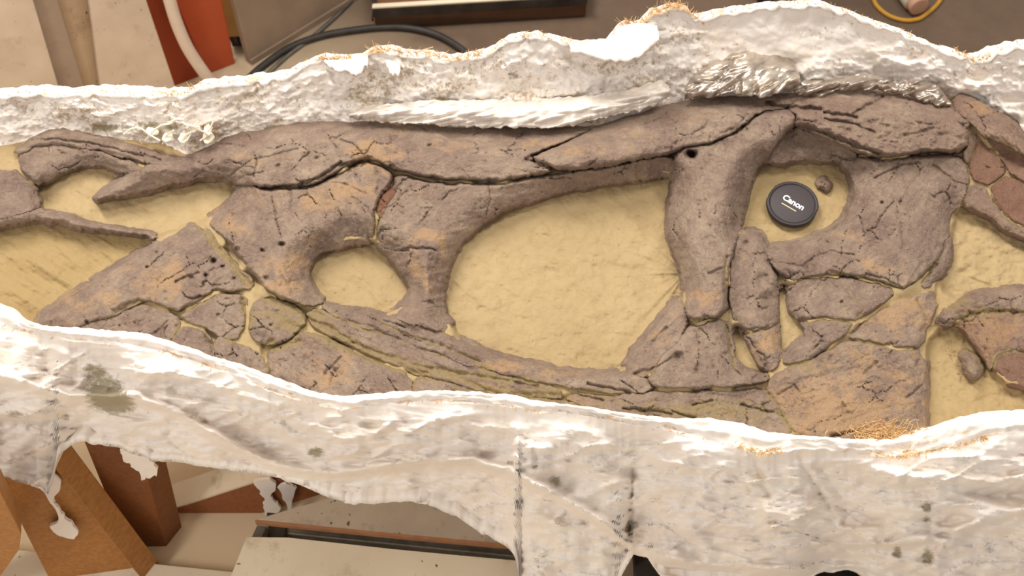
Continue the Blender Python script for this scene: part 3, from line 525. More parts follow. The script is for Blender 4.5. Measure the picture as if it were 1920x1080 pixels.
# the clay between neighbouring bones stands almost flush with them
qq = np.clip(DU / Wb, 0, 1); S0 = (Bb + Hb * (.6 * np.sqrt(np.maximum(1 - (1 - qq) ** 2, 0)) + .4 * qq * qq * (3 - 2 * qq))) * own
w2 = blur(own.astype(float), 8); Sf = np.where(w2 > .03, blur(S0, 8) / np.maximum(w2, .03), 0)
fill = np.clip(blur((closed & ~own & ~hollow).astype(float), 1) * 1.6, 0, 1) * (1 - smooth(.03, .22, blur(hollow.astype(float), 6))) * (.35 + .65 * seamvis)
M = M * (1 - .5 * fill) + np.maximum(Sf * .9 - .0035, 0) * fill
grid_mesh('clay_surface', at_h(UU, VV, M), keep, MAT['clay'], bed, paintM)
for (name, P, H, w, base, (ga, gm), (po, pg, pr)), (s, d) in zip(BONES, SD):
    u, v = UU[s], VV[s]; D = np.minimum(DU[s], np.maximum(d + 7, 0) * 5)
    q = np.clip(D / Wb[s], 0, 1); prof = .6 * np.sqrt(np.maximum(1 - (1 - q) ** 2, 0)) + .4 * q * q * (3 - 2 * q)
    a = math.radians(ga); gx = u * math.cos(a) + v * math.sin(a); gy = -u * math.sin(a) + v * math.cos(a)
    inn = np.clip(D / 8, 0, 1)
    n = .0045 * fbm(u / 55, v / 45, 50, 4) + gm * .0020 * fbm(gx / 46, gy / 7, 52, 3) + .0009 * fbm(u / 6, v / 6, 53, 3)
    wx = gx + 9 * fbm(u / 22, v / 22, 60, 3); wy = gy + 7 * fbm(u / 20, v / 20, 61, 3)
    c1 = vor(wx / 74, wy / 40, 3); m1 = smooth(.10, .42, fbm(u / 50, v / 42, 63, 3) + .08 * (gm - .6))
    k1 = np.exp(-(c1 / (.026 + .016 * vnoise(u / 20, v / 20, 71))) ** 2) * m1; n -= .0062 * k1
    c2 = vor(wx / 26, wy / 13, 40); n -= .0018 * np.exp(-(c2 / .07) ** 2) * smooth(.1, .45, fbm(u / 46, v / 40, 66, 3) + .16 * (gm - .8))
    n += .0016 * fbm(u / 11, v / 9, 70, 3)
    pit = vnoise(u / 5, v / 5, 67); n -= .0022 * smooth(.62, .85, pit) * smooth(.1, .4, fbm(u / 50, v / 50, 68, 2))
    if name in ('nasal_bone', 'brow_boss', 'neck_bone'): n += .0012 * vnoise(u / 5 + fbm(u / 20, v / 20, 69, 2) * 2, v / 16, 69) * (u > 1180)
    if name == 'brow_boss': n += .0045 * fbm(u / 16 + v / 30, v / 8, 72, 4) - .004 * np.clip(ridged(u / 34, v / 16, 73, 3) - .5, 0, 1)
    h = Bb[s] + Hb[s] * prof + n * inn - cut[s]
    bb = best[s]
    h = np.where(solid[s], h, np.minimum(bb, 0) * .0030 + Bb[s] - cut[s])
    h = np.where(d < bb - .01, h - np.maximum(bb - d - 1.5, 0) * .003, h)
    fb3 = film[s] + pg + .22 * smooth(.008, .0, h - M[s]) * (prof > 0)
    pt = np.stack([ochre[s] * 1.0 + po, fb3, np.full(u.shape, pr)], -1)
    grid_mesh(name, at_h(u, v, h), (d > -14) & (d > bb - 8) & (v > farlow(u) - 40) & (v < nearin(u) + 26), MAT['bone'], skull, pt)
# ================================================================== THE PLASTER JACKET
jac_loc = (0.0, 0.15, 0.3)
jacket = thing('plaster_jacket', 'big white plaster field jacket with ragged rim, cradling the fossil skull on a wooden stand', 'plaster jacket', jac_loc)
ju = np.arange(-420, 2340.1, 3.0)
jit = 3.0 * fbm(ju / 22, ju * 0, 70, 3)
v_in = nearin(ju) + 2.5 * fbm(ju / 12, ju * 0 + 3, 71, 3); v_out = nearout(ju) + 4 * fbm(ju / 16, ju * 0 + 5, 72, 3)
v_bot = nearbot(ju) + 4 * fbm(ju / 14, ju * 0 + 9, 73, 4); v_rim = farrim(ju) + 4 * fbm(ju / 12, ju * 0 + 13, 74, 4)
v_low = farlow(ju) + 8
rows, paints = [], []
def add(P, o=None, g=None, b=None):
    z = np.zeros(len(ju)); rows.append(P); paints.append(np.stack([z if o is None else o + z, z if g is None else g + z, z if b is None else b + z], -1))
HR = .034
# stains on the jacket: u, v, ru, rv, strength
STAIN = [(195, 735, 44, 40, 1.0), (230, 760, 40, 20, .6), (170, 690, 30, 16, .5), (592, 848, 20, 12, 1.0), (30, 775, 40, 12, .6), (60, 800, 40, 14, .5), (1682, 1035, 12, 16, .9), (1740, 1045, 16, 22, .9), (1738, 952, 12, 12, .8), (1740, 975, 14, 7, .8), (1770, 1020, 8, 26, .5), (955, 868, 26, 8, .7), (1040, 900, 20, 14, .7), (1000, 875, 20, 8, .6), (1178, 985, 5, 26, .7), (1180, 905, 14, 12, .5), (690, 870, 30, 10, .4), (520, 790, 26, 12, .5), (350, 745, 40, 10, .4), (1850, 950, 100, 20, .25), (1780, 900, 90, 30, .2), (1572, 886, 7, 7, .6), (1176, 990, 10, 10, .6), (1120, 760, 0.1, .1, 0)]
RIDGE = [([(-60, 690), (40, 715), (130, 742), (250, 742), (330, 770), (430, 830), (520, 872), (580, 884), (650, 886), (720, 872), (800, 860), (890, 864), (960, 885), (1040, 925), (1110, 965), (1180, 1015)], 9, .020), ([(250, 742), (330, 748), (430, 775), (520, 800), (560, 830), (580, 860)], 12, .010), ([(975, 790), (968, 830), (972, 872)], 9, .008), ([(1004, 785), (1000, 830), (1004, 870)], 7, -.005),
         ([(1190, 880), (1184, 930), (1182, 985), (1176, 1030)], 5, -.009), ([(1495, 850), (1520, 900), (1560, 960), (1610, 1015), (1650, 1030)], 6, -.006), ([(1535, 870), (1580, 935), (1630, 980), (1690, 1002), (1740, 990)], 9, -.006), ([(1410, 850), (1430, 900), (1440, 930)], 6, -.005), ([(720, 800), (760, 810), (800, 795), (860, 770)], 8, .006), ([(1190, 905), (1160, 900), (1100, 930), (1070, 930)], 8, .010), ([(1210, 850), (1300, 880), (1380, 872)], 11, .007), ([(560, 790), (640, 822), (700, 815), (740, 788)], 9, .009), ([(860, 772), (900, 800), (958, 800)], 9, .008), ([(1040, 800), (1100, 808), (1150, 835), (1230, 842), (1270, 828)], 9, .009), ([(1580, 862), (1700, 890), (1850, 902), (2000, 900)], 12, .010), ([(1620, 908), (1750, 926), (1920, 930)], 10, -.006), ([(1930, 955), (1850, 970), (1790, 1000), (1750, 1060)], 14, .012), ([(1010, 860), (1060, 850), (1130, 862), (1180, 880)], 10, -.008), ([(1560, 960), (1600, 1000), (1640, 1020)], 8, .008), ([(260, 700), (380, 712), (460, 740), (520, 760)], 10, .007), ([(0, 640), (120, 670), (240, 700), (330, 690)], 12, .006), ([(1190, 980), (1240, 935), (1300, 925)], 10, -.007), ([(1290, 990), (1330, 1030), (1400, 1050)], 12, .010), ([(1235, 1040), (1300, 1056), (1400, 1062), (1520, 1068)], 7, .012), ([(1235, 1062), (1300, 1078), (1400, 1084), (1520, 1088)], 10, -.020), ([(1060, 960), (1000, 940), (900, 920), (780, 915)], 7, -.005), ([(1120, 1010), (1040, 980), (960, 950)], 6, .005), ([(0, 790), (80, 800), (120, 780)], 10, -.010), ([(20, 850), (90, 830), (140, 810)], 9, .010)]
# inner face (hidden), rim band
P0 = at_h(ju, v_in, np.full(len(ju), -.06)); add(P0)
NB = 12
for i in range(NB + 1):
    s = i / NB; vv = v_in + (v_out - v_in) * s
    hh = HR + .006 * math.sin(math.pi * min(1, s * 1.2)) - .010 * s + .004 * fbm(ju / 20, ju * 0 + s * 3, 75, 3) + .004 * ridged(ju / 60 + s, s * 4 + ju * 0, 76) + .0035 * vnoise(ju / 90, s * 7 + ju / 200, 78) - .012 * max(0, .12 - s) * 8
    fr = .34 + .45 * vnoise(ju / 30, ju * 0 + s * 6, 77) + .35 * np.exp(-((s - 1) / .2) ** 2) + .3 * np.exp(-((ju - 1760) / 60) ** 2) * (s > .55) + .3 * np.exp(-((ju - 1640) / 40) ** 2) * (s < .4) - .15
    add(at_h(ju, vv, hh), np.clip(fr, 0, 1) * .8, None, 0)
Pr = rows[-1]; y_o = Pr[:, 1]; y_b = at_z(ju, v_bot, zbot(ju))[:, 1]
# smooth the foot line so that it does not jump in depth with every notch
k = np.ones(15) / 15; y_b = np.convolve(np.pad(y_b, 7, mode='edge'), k, 'valid')
NW = 110
for i in range(1, NW + 1):
    s = i / NW; vv = v_out + (v_bot - v_out) * s; u = ju
    sh = s * .55 + .45 * (1 - (1 - s) ** 2)
    y = y_o + (y_b - y_o) * sh
    edge = min(1, s * 6) * (1 if s < .93 else (1 - s) / .07 * .8 + .2)
    lump = .022 * fbm(u / 130, vv / 80, 80, 3) + .0055 * fbm(u / 90 + vv / 60, vv / 13 - u / 60, 81, 3) + .0022 * fbm(u / 60 + vv / 40, vv / 5 - u / 40, 86, 3) + .0016 * fbm(u / 14, vv / 8, 82, 3) + .009 * np.clip(ridged(u / 90 + vv / 60, vv / 40, 83, 2) - .5, 0, 1) * 2 + .007 * np.abs(fbm(u / 60, vv / 24 + u / 90, 84, 2)) - .006 * np.clip(ridged(u / 120 - vv / 90, vv / 44 + u / 260, 87, 2) - .62, 0, 1) * 2
    for RP, rw, ra in RIDGE:
        d = line_dist(u + 5 * fbm(u / 20, vv / 20, 85, 2), vv, RP); lump = lump + ra * np.exp(-(d / rw) ** 2)
    # the lower wrap lies further back than the lip above it
    lip = interp(RIDGE[0][0])(u); lump = lump - .022 * smooth(0, 22, vv - lip) * (u < 1185) * (u > -60)
    y = y - lump * edge
    g = np.zeros(len(u))
    for x, yy, a, b, kk in STAIN: g = g + kk * np.exp(-((u - x) / a) ** 2 - ((vv - yy) / b) ** 2)
    add(at_y(u, vv, y), .35 * np.exp(-(s / .03) ** 2), np.clip(g, 0, 1), .10 + .25 * fbm(u / 70, vv / 40, 88, 3))
B = rows[-1].copy()
# underside and outer far wall
rim_far = at_h(ju, v_rim, far_h(ju, v_rim))
yf = np.convolve(np.pad(rim_far[:, 1], 20, mode='edge'), np.ones(41) / 41, 'valid')
for f, dz in ((.02, .012), (.10, .0), (.25, -.01), (.5, -.02), (.75, -.01), (.92, .01)):
    P = B.copy(); P[:, 1] = B[:, 1] + (yf - B[:, 1]) * f; P[:, 2] = np.maximum(.30, (B[:, 2] * (1 - f) + .40 * f)) + dz; 
    if f < .05: P[:, 2] = B[:, 2] + .01
    add(P, None, .1)
for f in (0, .35, .7, .95):
    P = rim_far.copy(); P[:, 2] = .44 + (rim_far[:, 2] - .44) * f; P[:, 1] = rim_far[:, 1] + .05 * math.sin(math.pi * (.15 + .7 * f)) + .012; add(P)
# far rim and inner wall
P = rim_far.copy(); P[:, 1] += .010; P[:, 2] -= .004; add(P, .45 + .5 * vnoise(ju / 26, ju * 0, 90))
def rim_fr(): return np.clip(.12 + .55 * vnoise(ju / 30, ju * 0 + 2, 91) + .35 * ((ju > 680) & (ju < 900)) + .3 * ((ju > 1140) & (ju < 1300)), 0, 1)
add(rim_far, rim_fr() + .1)
NFW = 56
vf0 = v_rim + 9 + 4 * vnoise(ju / 14, ju * 0, 92)
add(at_h(ju, vf0, far_h(ju, v_rim) - .001), rim_fr() * .8)
for i in range(NFW + 1):
    s = i / NFW; vv = vf0 + 1 + (v_low - vf0 - 1) * s; u = ju
    h = far_h(u, vv)
    e = min(1, s * 8) * min(1, (1 - s) * 5)
    lump = .014 * fbm(u / 90, vv / 50, 100, 3) + .009 * fbm(u / 34, vv / 20, 101, 3) + .0040 * fbm(u / 10, vv / 7, 102, 3) + .003 * np.clip(vnoise(u / 6, vv / 5, 107) - .3, -.3, 1) + .010 * np.clip(ridged(u / 46, vv / 30, 103, 3) - .6, 0, 1) - .012 * np.clip(ridged(u / 60 + 4, vv / 40, 104, 2) - .65, 0, 1)
    calm = 1 - .55 * smooth(1300, 1340, u) * (1 - smooth(1600, 1700, u)) * (vv < 110)
    h = h + lump * e * calm
    mud = .42 + .5 * fbm(u / 50, vv / 30, 105, 4) + .10 * s - .20 * smooth(1290, 1360, u)
    gr = np.zeros(len(u))
    for x, yy, a, b, kk in [(520, 150, 60, 18, .25), (300, 240, 70, 14, .8), (190, 240, 40, 12, .7), (960, 145, 20, 16, .6), (800, 150, 30, 10, .3), (1230, 120, 90, 14, .5), (1110, 140, 60, 14, .4), (60, 190, 40, 8, .25), (140, 205, 20, 8, .4), (1530, 30, 30, 16, .3), (1460, 60, 12, 8, .4), (1640, 80, 30, 14, .35), (1670, 115, 30, 10, .5), (1790, 140, 6, 12, .7), (1870, 150, 40, 30, .4), (1310, 70, 16, 10, .4), (1350, 80, 20, 10, .3), (720, 125, 26, 12, .3), (1700, 300, .1, .1, 0), (1080, 228, 60, 4, .8)]:
        gr = gr + kk * np.exp(-((u - x) / a) ** 2 - ((vv - yy) / b) ** 2)
    add(at_h(u, vv, h), .5 * rim_fr() * math.exp(-(s / .05) ** 2), np.clip(gr, 0, 1), np.clip(mud, 0, 1))
P = rows[-1].copy(); P[:, 2] -= .06; add(P)
G = np.stack(rows, 0); Pt = np.stack(paints, 0)
jm = grid_mesh('plaster_shell', G, np.ones(G.shape[:2], bool), MAT['plaster'], jacket, Pt)
for c_ in (0, -1):                               # close the two ends
    bm = bmesh.new(); bm.faces.new([bm.verts.new(p) for p in G[:, c_]]); bm_obj('jacket_end', bm, MAT['plaster'], jacket)
# frayed burlap at the rims: uncountable threads
bm = bmesh.new()
def thread(bm, p, d, L, r):
    p = Vector(p); d = Vector(d).normalized(); pts = []
    c = Vector((random.uniform(-1, 1), random.uniform(-1, 1), random.uniform(-.6, .8)))
    for i in range(4):
        t = i / 3; pts.append(p + d * L * t + c * L * .35 * t * t)
    tube_bm(bm, pts, r, 3, [1, .9, .7, .4])
def rim_threads(n, u0, u1, far, L):
    for _ in range(n):
        u = random.uniform(u0, u1); i = int((u + 420) / 3)
        if far: p = rim_far[i] + np.array([0, random.uniform(-.006, .006), .0]); d = (random.uniform(-1, 1), random.uniform(-.5, .8), random.uniform(.1, .7))
        else: p = Pr[i] + np.array([0, random.uniform(-.002, .008), .001]); d = (random.uniform(-1, 1), random.uniform(-1, .1), random.uniform(-.6, .3))
        thread(bm, p, d, random.uniform(.25, .7) * L, random.uniform(.0004, .0008))
rim_threads(90, 600, 660, True, .018); rim_threads(170, 690, 905, True, .020); rim_threads(40, 300, 400, True, .016); rim_threads(60, 930, 1080, True, .014); rim_threads(180, 1150, 1310, True, .02)
rim_threads(150, 1310, 1920, True, .010); rim_threads(90, 1790, 1860, True, .010); rim_threads(120, 0, 600, True, .008)
rim_threads(160, 0, 1400, False, .010); rim_threads(260, 1690, 1850, False, .014); rim_threads(120, 1380, 1470, False, .012); rim_threads(60, 1640, 1720, False, .012)
for _ in range(320):                                # the loose brown wad inside the near rim
    u = random.gauss(1660, 34); v = random.gauss(812, 9); thread(bm, at_h(u, v, .030), (random.uniform(-1, 1), random.uniform(-.6, .6), random.uniform(0, .4)), .012, .0008)
p = at_h(778, 104, .10); tube_bm(bm, spline([p, at_h(790, 95, .112), at_h(812, 88, .118)], 5), .0011, 4)
tag(bm_obj('burlap_fringe', bm, MAT['burlap'], jacket), None, None, None, 'stuff')
# torn plaster tongues that curl in from the far rim
def tongue(pts_top, pts_bot, lift):
    n = 26; T = spline(pts_top, 10); Bo = spline(pts_bot, 10)
    T = np.array([T[int(i * (len(T) - 1) / n)] for i in range(n + 1)]); Bo = np.array([Bo[int(i * (len(Bo) - 1) / n)] for i in range(n + 1)])
    R = []
    for j in range(9):
        s = j / 8; q = T + (Bo - T) * s; q = q + np.stack([2 * fbm(q[:, 0] / 9, q[:, 1] / 9, 120, 2), 7 * s * fbm(q[:, 0] / 8, q[:, 1] / 8, 121, 2)], -1)
        R.append(at_h(q[:, 0], q[:, 1], far_h(q[:, 0], T[:, 1]) + lift * math.sin(math.pi * .5 * s) * .6 + .004 + .006 * fbm(q[:, 0] / 14, q[:, 1] / 10, 122, 3)))
    R = np.stack(R, 0); U2 = R.copy(); U2[..., 2] -= .006; A = np.concatenate([R, U2[::-1], R[:1]], 0)
    grid_mesh('plaster_flap', A, np.ones(A.shape[:2], bool), MAT['plaster'], jacket, np.zeros(A.shape))
tongue([(1068, 84), (1100, 82), (1140, 80), (1160, 52), (1200, 43), (1232, 48)], [(1072, 92), (1100, 101), (1150, 110), (1185, 108), (1215, 92), (1236, 76)], .010)
tongue([(606, 112), (640, 112), (672, 107), (692, 102)], [(612, 120), (640, 134), (668, 134), (688, 120)], .008)
tongue([(722, 112), (735, 112), (750, 116)], [(726, 126), (744, 142), (750, 128)], .008)
# foil
def foil(name, top, bot, label, crumple, puff, paint=0.3, base=.012, long=True, mat='foil'):
    u0, u1 = top[0][0], top[-1][0]; ft, fb = interp(top), interp(bot)
    u = np.arange(u0, u1 + .1, 2.0); n = 34
    R = []
    for j in range(n + 1):
        s = j / n; vv = ft(u) + 3 * fbm(u / 10, u * 0, 130, 2) + (fb(u) - ft(u) + 3 * fbm(u / 9, u * 0, 131, 2)) * s
        c = np.abs(fbm(u / (44 if long else 26) + vv / 26, vv / 14 + u / (160 if long else 60), 132, 2)) * 1.5 + .10 * np.abs(vnoise(u / 14, vv / 8, 133)) + .5 * np.abs(vnoise(u / 60 + vv / 40, vv / 20 - u / 90, 134))
        R.append(at_h(u, vv, far_h(u, ft(u) * .55 + fb(u) * .45 ) + base + (s - .5) * -.01 + puff * math.sin(math.pi * s) + crumple * c))
    R = np.stack(R, 0)
    U2 = R.copy(); U2[..., 2] -= .002; A = np.concatenate([R, U2[::-1], R[:1]], 0)
    c = A.reshape(-1, 3).mean(0)
    o = grid_mesh(name, A - c, np.ones(A.shape[:2], bool), MAT[mat], None, np.full(A.shape, paint))
    o.location = c; tag(o, label, 'foil', None); return o
foil('foil_sheet', [(655, 214), (700, 196), (800, 188), (950, 186), (1100, 180), (1180, 166), (1240, 150), (1256, 160)], [(655, 222), (700, 227), (760, 230), (860, 236), (960, 239), (1060, 237), (1150, 217), (1230, 197), (1256, 176)], 'long rolled strip of dull plastered foil lying along the top of the snout', .008, .014, .9, .012, True, 'dullfoil')
foil('foil_sheet', [(1284, 160), (1310, 130), (1345, 110), (1400, 92), (1460, 98), (1488, 116), (1500, 140)], [(1284, 184), (1330, 180), (1370, 174), (1430, 180), (1480, 168), (1500, 160)], 'crumpled grey foil bundle bulging above the brow, below the high rim', .010, .018, .5, .012, False)
foil('foil_sheet', [(1484, 168), (1510, 150), (1560, 150), (1620, 134), (1680, 156), (1720, 148), (1760, 160), (1782, 190)], [(1484, 176), (1530, 182), (1580, 168), (1640, 167), (1700, 178), (1740, 192), (1775, 202), (1782, 200)], 'shiny torn foil strip tucked behind the rear of the skull', .012, .008, .05, .018, False)
# shredded white fibres on the clay at the snout
bm = bmesh.new()
for P in [[(232, 250), (245, 240), (262, 238), (280, 250), (300, 262)], [(272, 262), (285, 246), (302, 233), (318, 230), (335, 222), (350, 232), (375, 236)], [(330, 224), (352, 233), (358, 246), (350, 262)], [(352, 232), (380, 244), (392, 240), (400, 226)], [(305, 268), (312, 252), (326, 242)], [(280, 250), (290, 240)], [(375, 262), (390, 250), (398, 236)], [(340, 265), (350, 250), (360, 245)], [(310, 232), (330, 222), (345, 222)], [(372, 225), (362, 236)]]:
    tube_bm(bm, spline([at_h(u, v + 2, float(far_h(u, v)) + .020 + .006 * random.random()) for u, v in P], 5), .0016, 5)
for (x, y, a, b) in [(285, 246, 14, 9), (316, 256, 13, 11), (344, 258, 11, 9), (388, 256, 12, 12), (390, 242, 8, 10)]:
    ring = [at_h(x + a * math.cos(t) * random.uniform(.6, 1.2), y + b * math.sin(t) * random.uniform(.6, 1.2), float(far_h(x, y)) + .016 + random.uniform(0, .008)) for t in np.linspace(0, 2 * math.pi, 10)[:-1]]
    slab_bm(bm, ring, (0, 0, -.003))
fb_ = bm_obj('shredded_fibre', bm, MAT['fibre']); tag(fb_, 'shredded white paper fibres stuck to the clay above the snout', 'fibres', None, 'stuff')
# ================================================================== LENS CAP
cu, cv = 1484.0, 387.0
cc = at_h(cu, cv, -.028)
dist = np.linalg.norm(cc - CAM) * 1.0
R = 48.0 / F * np.dot(cc - CAM, np.array([0, cp, -sp]))
cap = thing('lens_cap', 'round black camera lens cap with white lettering lying in the eye socket', 'lens cap', tuple(float(x) for x in cc))
cap.rotation_euler = (math.radians(9), math.radians(-2), 0)
def lathe(name, prof, mat, parent, seg=72, notch=False):
    bm = bmesh.new(); rings = []
    for r, z in prof:
        if r < 1e-6: rings.append([bm.verts.new((0, 0, z))]); continue
        rg = []
        for i in range(seg):
            a = 2 * math.pi * i / seg; rr = r
            if notch and r > R * .93:
                for c0 in (-.62, math.pi - .62):
                    da = abs((a - c0 + math.pi) % (2 * math.pi) - math.pi)
                    if da < .30: rr = r - R * .045 * (1 if da < .24 else .4)
            rg.append(bm.verts.new((rr * math.cos(a), rr * math.sin(a), z)))
        rings.append(rg)
    for a, b in zip(rings, rings[1:]):
        if len(a) == 1 or len(b) == 1:
            if len(a) == 1: [bm.faces.new((a[0], b[i], b[(i + 1) % seg])) for i in range(seg)]
            else: [bm.faces.new((a[i], b[0], a[(i + 1) % seg])) for i in range(seg)]
        else:
            for i in range(seg): bm.faces.new((a[i], a[(i + 1) % seg], b[(i + 1) % seg], b[i]))
    me = bpy.data.meshes.new(name); bmesh.ops.recalc_face_normals(bm, faces=bm.faces); bm.to_mesh(me); bm.free(); me.materials.append(mat)
    o = link(name, me, parent); me.shade_smooth(); 
    return o
T = .011
lathe('cap_rim', [(0, 0), (R * .94, 0), (R * .985, .0015), (R, .004), (R, T - .002), (R * .985, T - .0004), (R * .96, T), (R * .90, T), (R * .875, T - .0008), (R * .862, T - .0022), (R * .80, T - .0022)], MAT['cap'], cap, notch=True)
capface = lathe('cap_face', [(R * .862, T - .0022), (R * .84, T - .0014), (R * .82, T - .0010), (0, T - .0008)], MAT['capface'], cap)
for c0 in (-.62, math.pi - .62):
    bm = bmesh.new()
    for k2 in range(7):
        a = c0 - .2 + k2 * .066; ca, sa = math.cos(a), math.sin(a); rr = R * .955
        tube_bm(bm, [(rr * ca, rr * sa, .002), (rr * ca, rr * sa, T - .001)], .0011, 6)
    me = bpy.data.meshes.new('grip'); bm.to_mesh(me); bm.free(); me.materials.append(MAT['cap']); link('grip', me, cap)
fc = bpy.data.curves.new('lettering', 'FONT'); fc.body = 'Canon'; fc.size = .0150; fc.extrude = .0003; fc.align_x = 'CENTER'; fc.align_y = 'CENTER'; fc.offset = .0004; fc.space_character = .96
tmp = bpy.data.objects.new('tmp', fc); COL.objects.link(tmp); dg = bpy.context.evaluated_depsgraph_get()
tm = bpy.data.meshes.new_from_object(tmp.evaluated_get(dg)); bpy.data.objects.remove(tmp); tm.name = 'lettering'; tm.materials.clear(); tm.materials.append(MAT['ink'])
lt = link('lettering', tm, capface, (.0015, .001, T - .0004)); lt.rotation_euler = (0, 0, math.radians(-37))
bm = bmesh.new(); slab_bm(bm, [(-.0135, -.0008, 0), (.0135, -.0008, 0), (.0135, .0008, 0), (-.0135, .0008, 0)], (0, 0, .0004))
me = bpy.data.meshes.new('underline'); bm.to_mesh(me); bm.free(); me.materials.append(MAT['gold']); ul = link('underline', me, capface, (-.0072, -.0075, T - .0006)); ul.rotation_euler = (0, 0, math.radians(-37))
# ================================================================== STAND, TROLLEY (below the jacket)
def pz(u, v, z): return Vector(at_z(u, v, z))
def py(u, v, y): return Vector(at_y(u, v, y))
stand = thing('wooden_stand', 'brown pine timber stand carrying the left end of the plaster jacket', 'stand', (-.62, -.2, 0))
yA = -.16
slab('leg', [py(-38, 830, yA + .04), py(68, 830, yA + .04), py(262, 1080, yA - .03), py(440, 1310, yA - .08), py(208, 1310, yA - .08), py(90, 1080, yA - .03)], (.022, .04, .01), MAT['wood'], stand)
slab('leg', [py(146, 800, -.08), py(250, 800, -.08), py(322, 1062, -.11), py(250, 1056, -.11)], (.026, .045, .003), MAT['darkwood'], stand)
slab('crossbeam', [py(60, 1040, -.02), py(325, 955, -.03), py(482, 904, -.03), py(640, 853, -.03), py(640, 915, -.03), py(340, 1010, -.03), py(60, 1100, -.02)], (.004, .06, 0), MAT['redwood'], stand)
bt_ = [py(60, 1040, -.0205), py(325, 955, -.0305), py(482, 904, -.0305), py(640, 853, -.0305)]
slab('beam_lit_top', bt_ + [p + Vector((.004, .061, 0)) for p in bt_[::-1]], (0, 0, .006), MAT['paleply'], stand, .001)  # added pale slab; its colour stands in for light and sheen on the beam
slab('base_board', [pz(-80, 1024, .04), pz(20, 1030, .04), pz(440, 1072, .04), pz(440, 1125, .04), pz(-80, 1082, .04)], (0, 0, -.035), MAT['paleply'], stand)
slab('side_brace', [py(-60, 860, -.24), py(-10, 900, -.24), py(40, 1000, -.24), py(36, 1030, -.24), py(2, 1078, -.24), py(-60, 1130, -.24)], (-.01, .04, 0), MAT['wood'], stand)
# plaster runs on the timber
def blob(name, pts, y, mat, parent, thick=.006):
    bm = bmesh.new(); P = chaikin(pts, True, 2); P = P + 3.5 * np.stack([fbm(P[:, 0] / 5, P[:, 1] / 5, 200, 2), fbm(P[:, 0] / 5, P[:, 1] / 5, 203, 2)], -1) * 1.5; slab_bm(bm, [py(a, b, y if not callable(y) else y(b)) for a, b in P], (0, -thick, .001), .0015); return bm_obj(name, bm, mat, parent)
yAf = lambda b: (yA + .04) + (b - 830) / 250 * (-.07) - .001
blob('plaster_run', [(78, 905), (104, 880), (120, 908), (96, 936), (112, 945), (122, 968), (140, 978), (148, 998), (136, 1008), (110, 1000), (90, 982), (110, 978), (112, 958), (92, 936)], yAf, MAT['plaster'], stand)
blob('plaster_run', [(226, 836), (262, 842), (292, 862), (298, 894), (290, 886), (284, 896), (274, 890), (268, 898), (262, 880), (248, 872), (244, 864), (230, 858)], -.096, MAT['plaster'], stand)
blob('plaster_run', [(472, 896), (514, 896), (518, 912), (508, 922), (512, 936), (524, 942), (530, 956), (500, 966), (494, 946), (500, 930), (486, 914)], -.034, MAT['plaster'], stand)
blob('plaster_run', [(520, 900), (556, 908), (552, 922), (546, 930), (548, 954), (540, 958), (536, 940), (530, 926)], -.034, MAT['plaster'], stand)
# low trolley: two wide boards with a gap on a dark steel frame
tr = thing('low_trolley', 'low trolley of two wide dusty boards with a dark gap, under the jacket', 'trolley', (-.15, -.35, 0))
zt = .22
slab('upper_board', [pz(478, 974, zt), pz(560, 950, zt), pz(690, 915, zt), pz(1010, 915, zt), pz(1010, 1024, zt), pz(955, 1020, zt), pz(700, 996, zt)], (0, 0, -.016), MAT['greyply'], tr)
slab('upper_board_edge', [pz(478, 974, zt - .0005), pz(700, 996, zt - .0005), pz(955, 1020, zt - .0005), pz(1010, 1025, zt - .0005), pz(1010, 1030, zt - .0005), pz(955, 1025, zt - .0005), pz(700, 1001, zt - .0005), pz(478, 979, zt - .0005)], (0, 0, -.014), MAT['edge'], tr, .001)
slab('lower_board', [pz(462, 1006, zt - .01), pz(540, 1008, zt - .01), pz(740, 1030, zt - .01), pz(1100, 1062, zt - .01), pz(1100, 1180, zt - .01), pz(392, 1180, zt - .01)], (0, 0, -.02), MAT['paleply'], tr)
slab('steel_rail', [pz(500, 985, zt - .07), pz(1050, 1040, zt - .07), pz(1050, 1052, zt - .07), pz(500, 997, zt - .07)], (0, 0, -.05), MAT['steel'], tr)
slab('end_bracket', [pz(482, 984, zt - .03), pz(500, 986, zt - .03), pz(488, 1012, zt - .03), pz(470, 1010, zt - .03)], (0, 0, -.05), MAT['steel'], tr)
for (u, v) in ((520, 1000), (1040, 1045), (500, 1160), (1040, 1170)):
    c = pz(u, v, zt - .07); slab('trolley_leg', [(c.x - .018, c.y - .018, 0), (c.x + .018, c.y - .018, 0), (c.x + .018, c.y + .018, 0), (c.x - .018, c.y + .018, 0)], (0, 0, c.z + .01), MAT['black'], tr)
slab('undershelf', [pz(500, 960, .1), pz(1050, 1010, .1), pz(1050, 1120, .1), pz(500, 1060, .1)], (0, 0, -.02), MAT['black'], tr)
# supports below the right end of the jacket
rs = thing('black_support', 'dark steel support frame in shadow under the right end of the jacket', 'support', (.55, -.25, 0))
for (x, y) in ((.30, -.25), (.30, .2), (.85, -.2), (.85, .2)):
    slab('support_leg', [(x - .03, y - .03, 0), (x + .03, y - .03, 0), (x + .03, y + .03, 0), (x - .03, y + .03, 0)], (0, 0, .29), MAT['black'], rs)
slab('support_deck', [(.22, -.40, .28), (.98, -.40, .28), (.98, .30, .28), (.22, .30, .28)], (0, 0, .03), MAT['black'], rs)
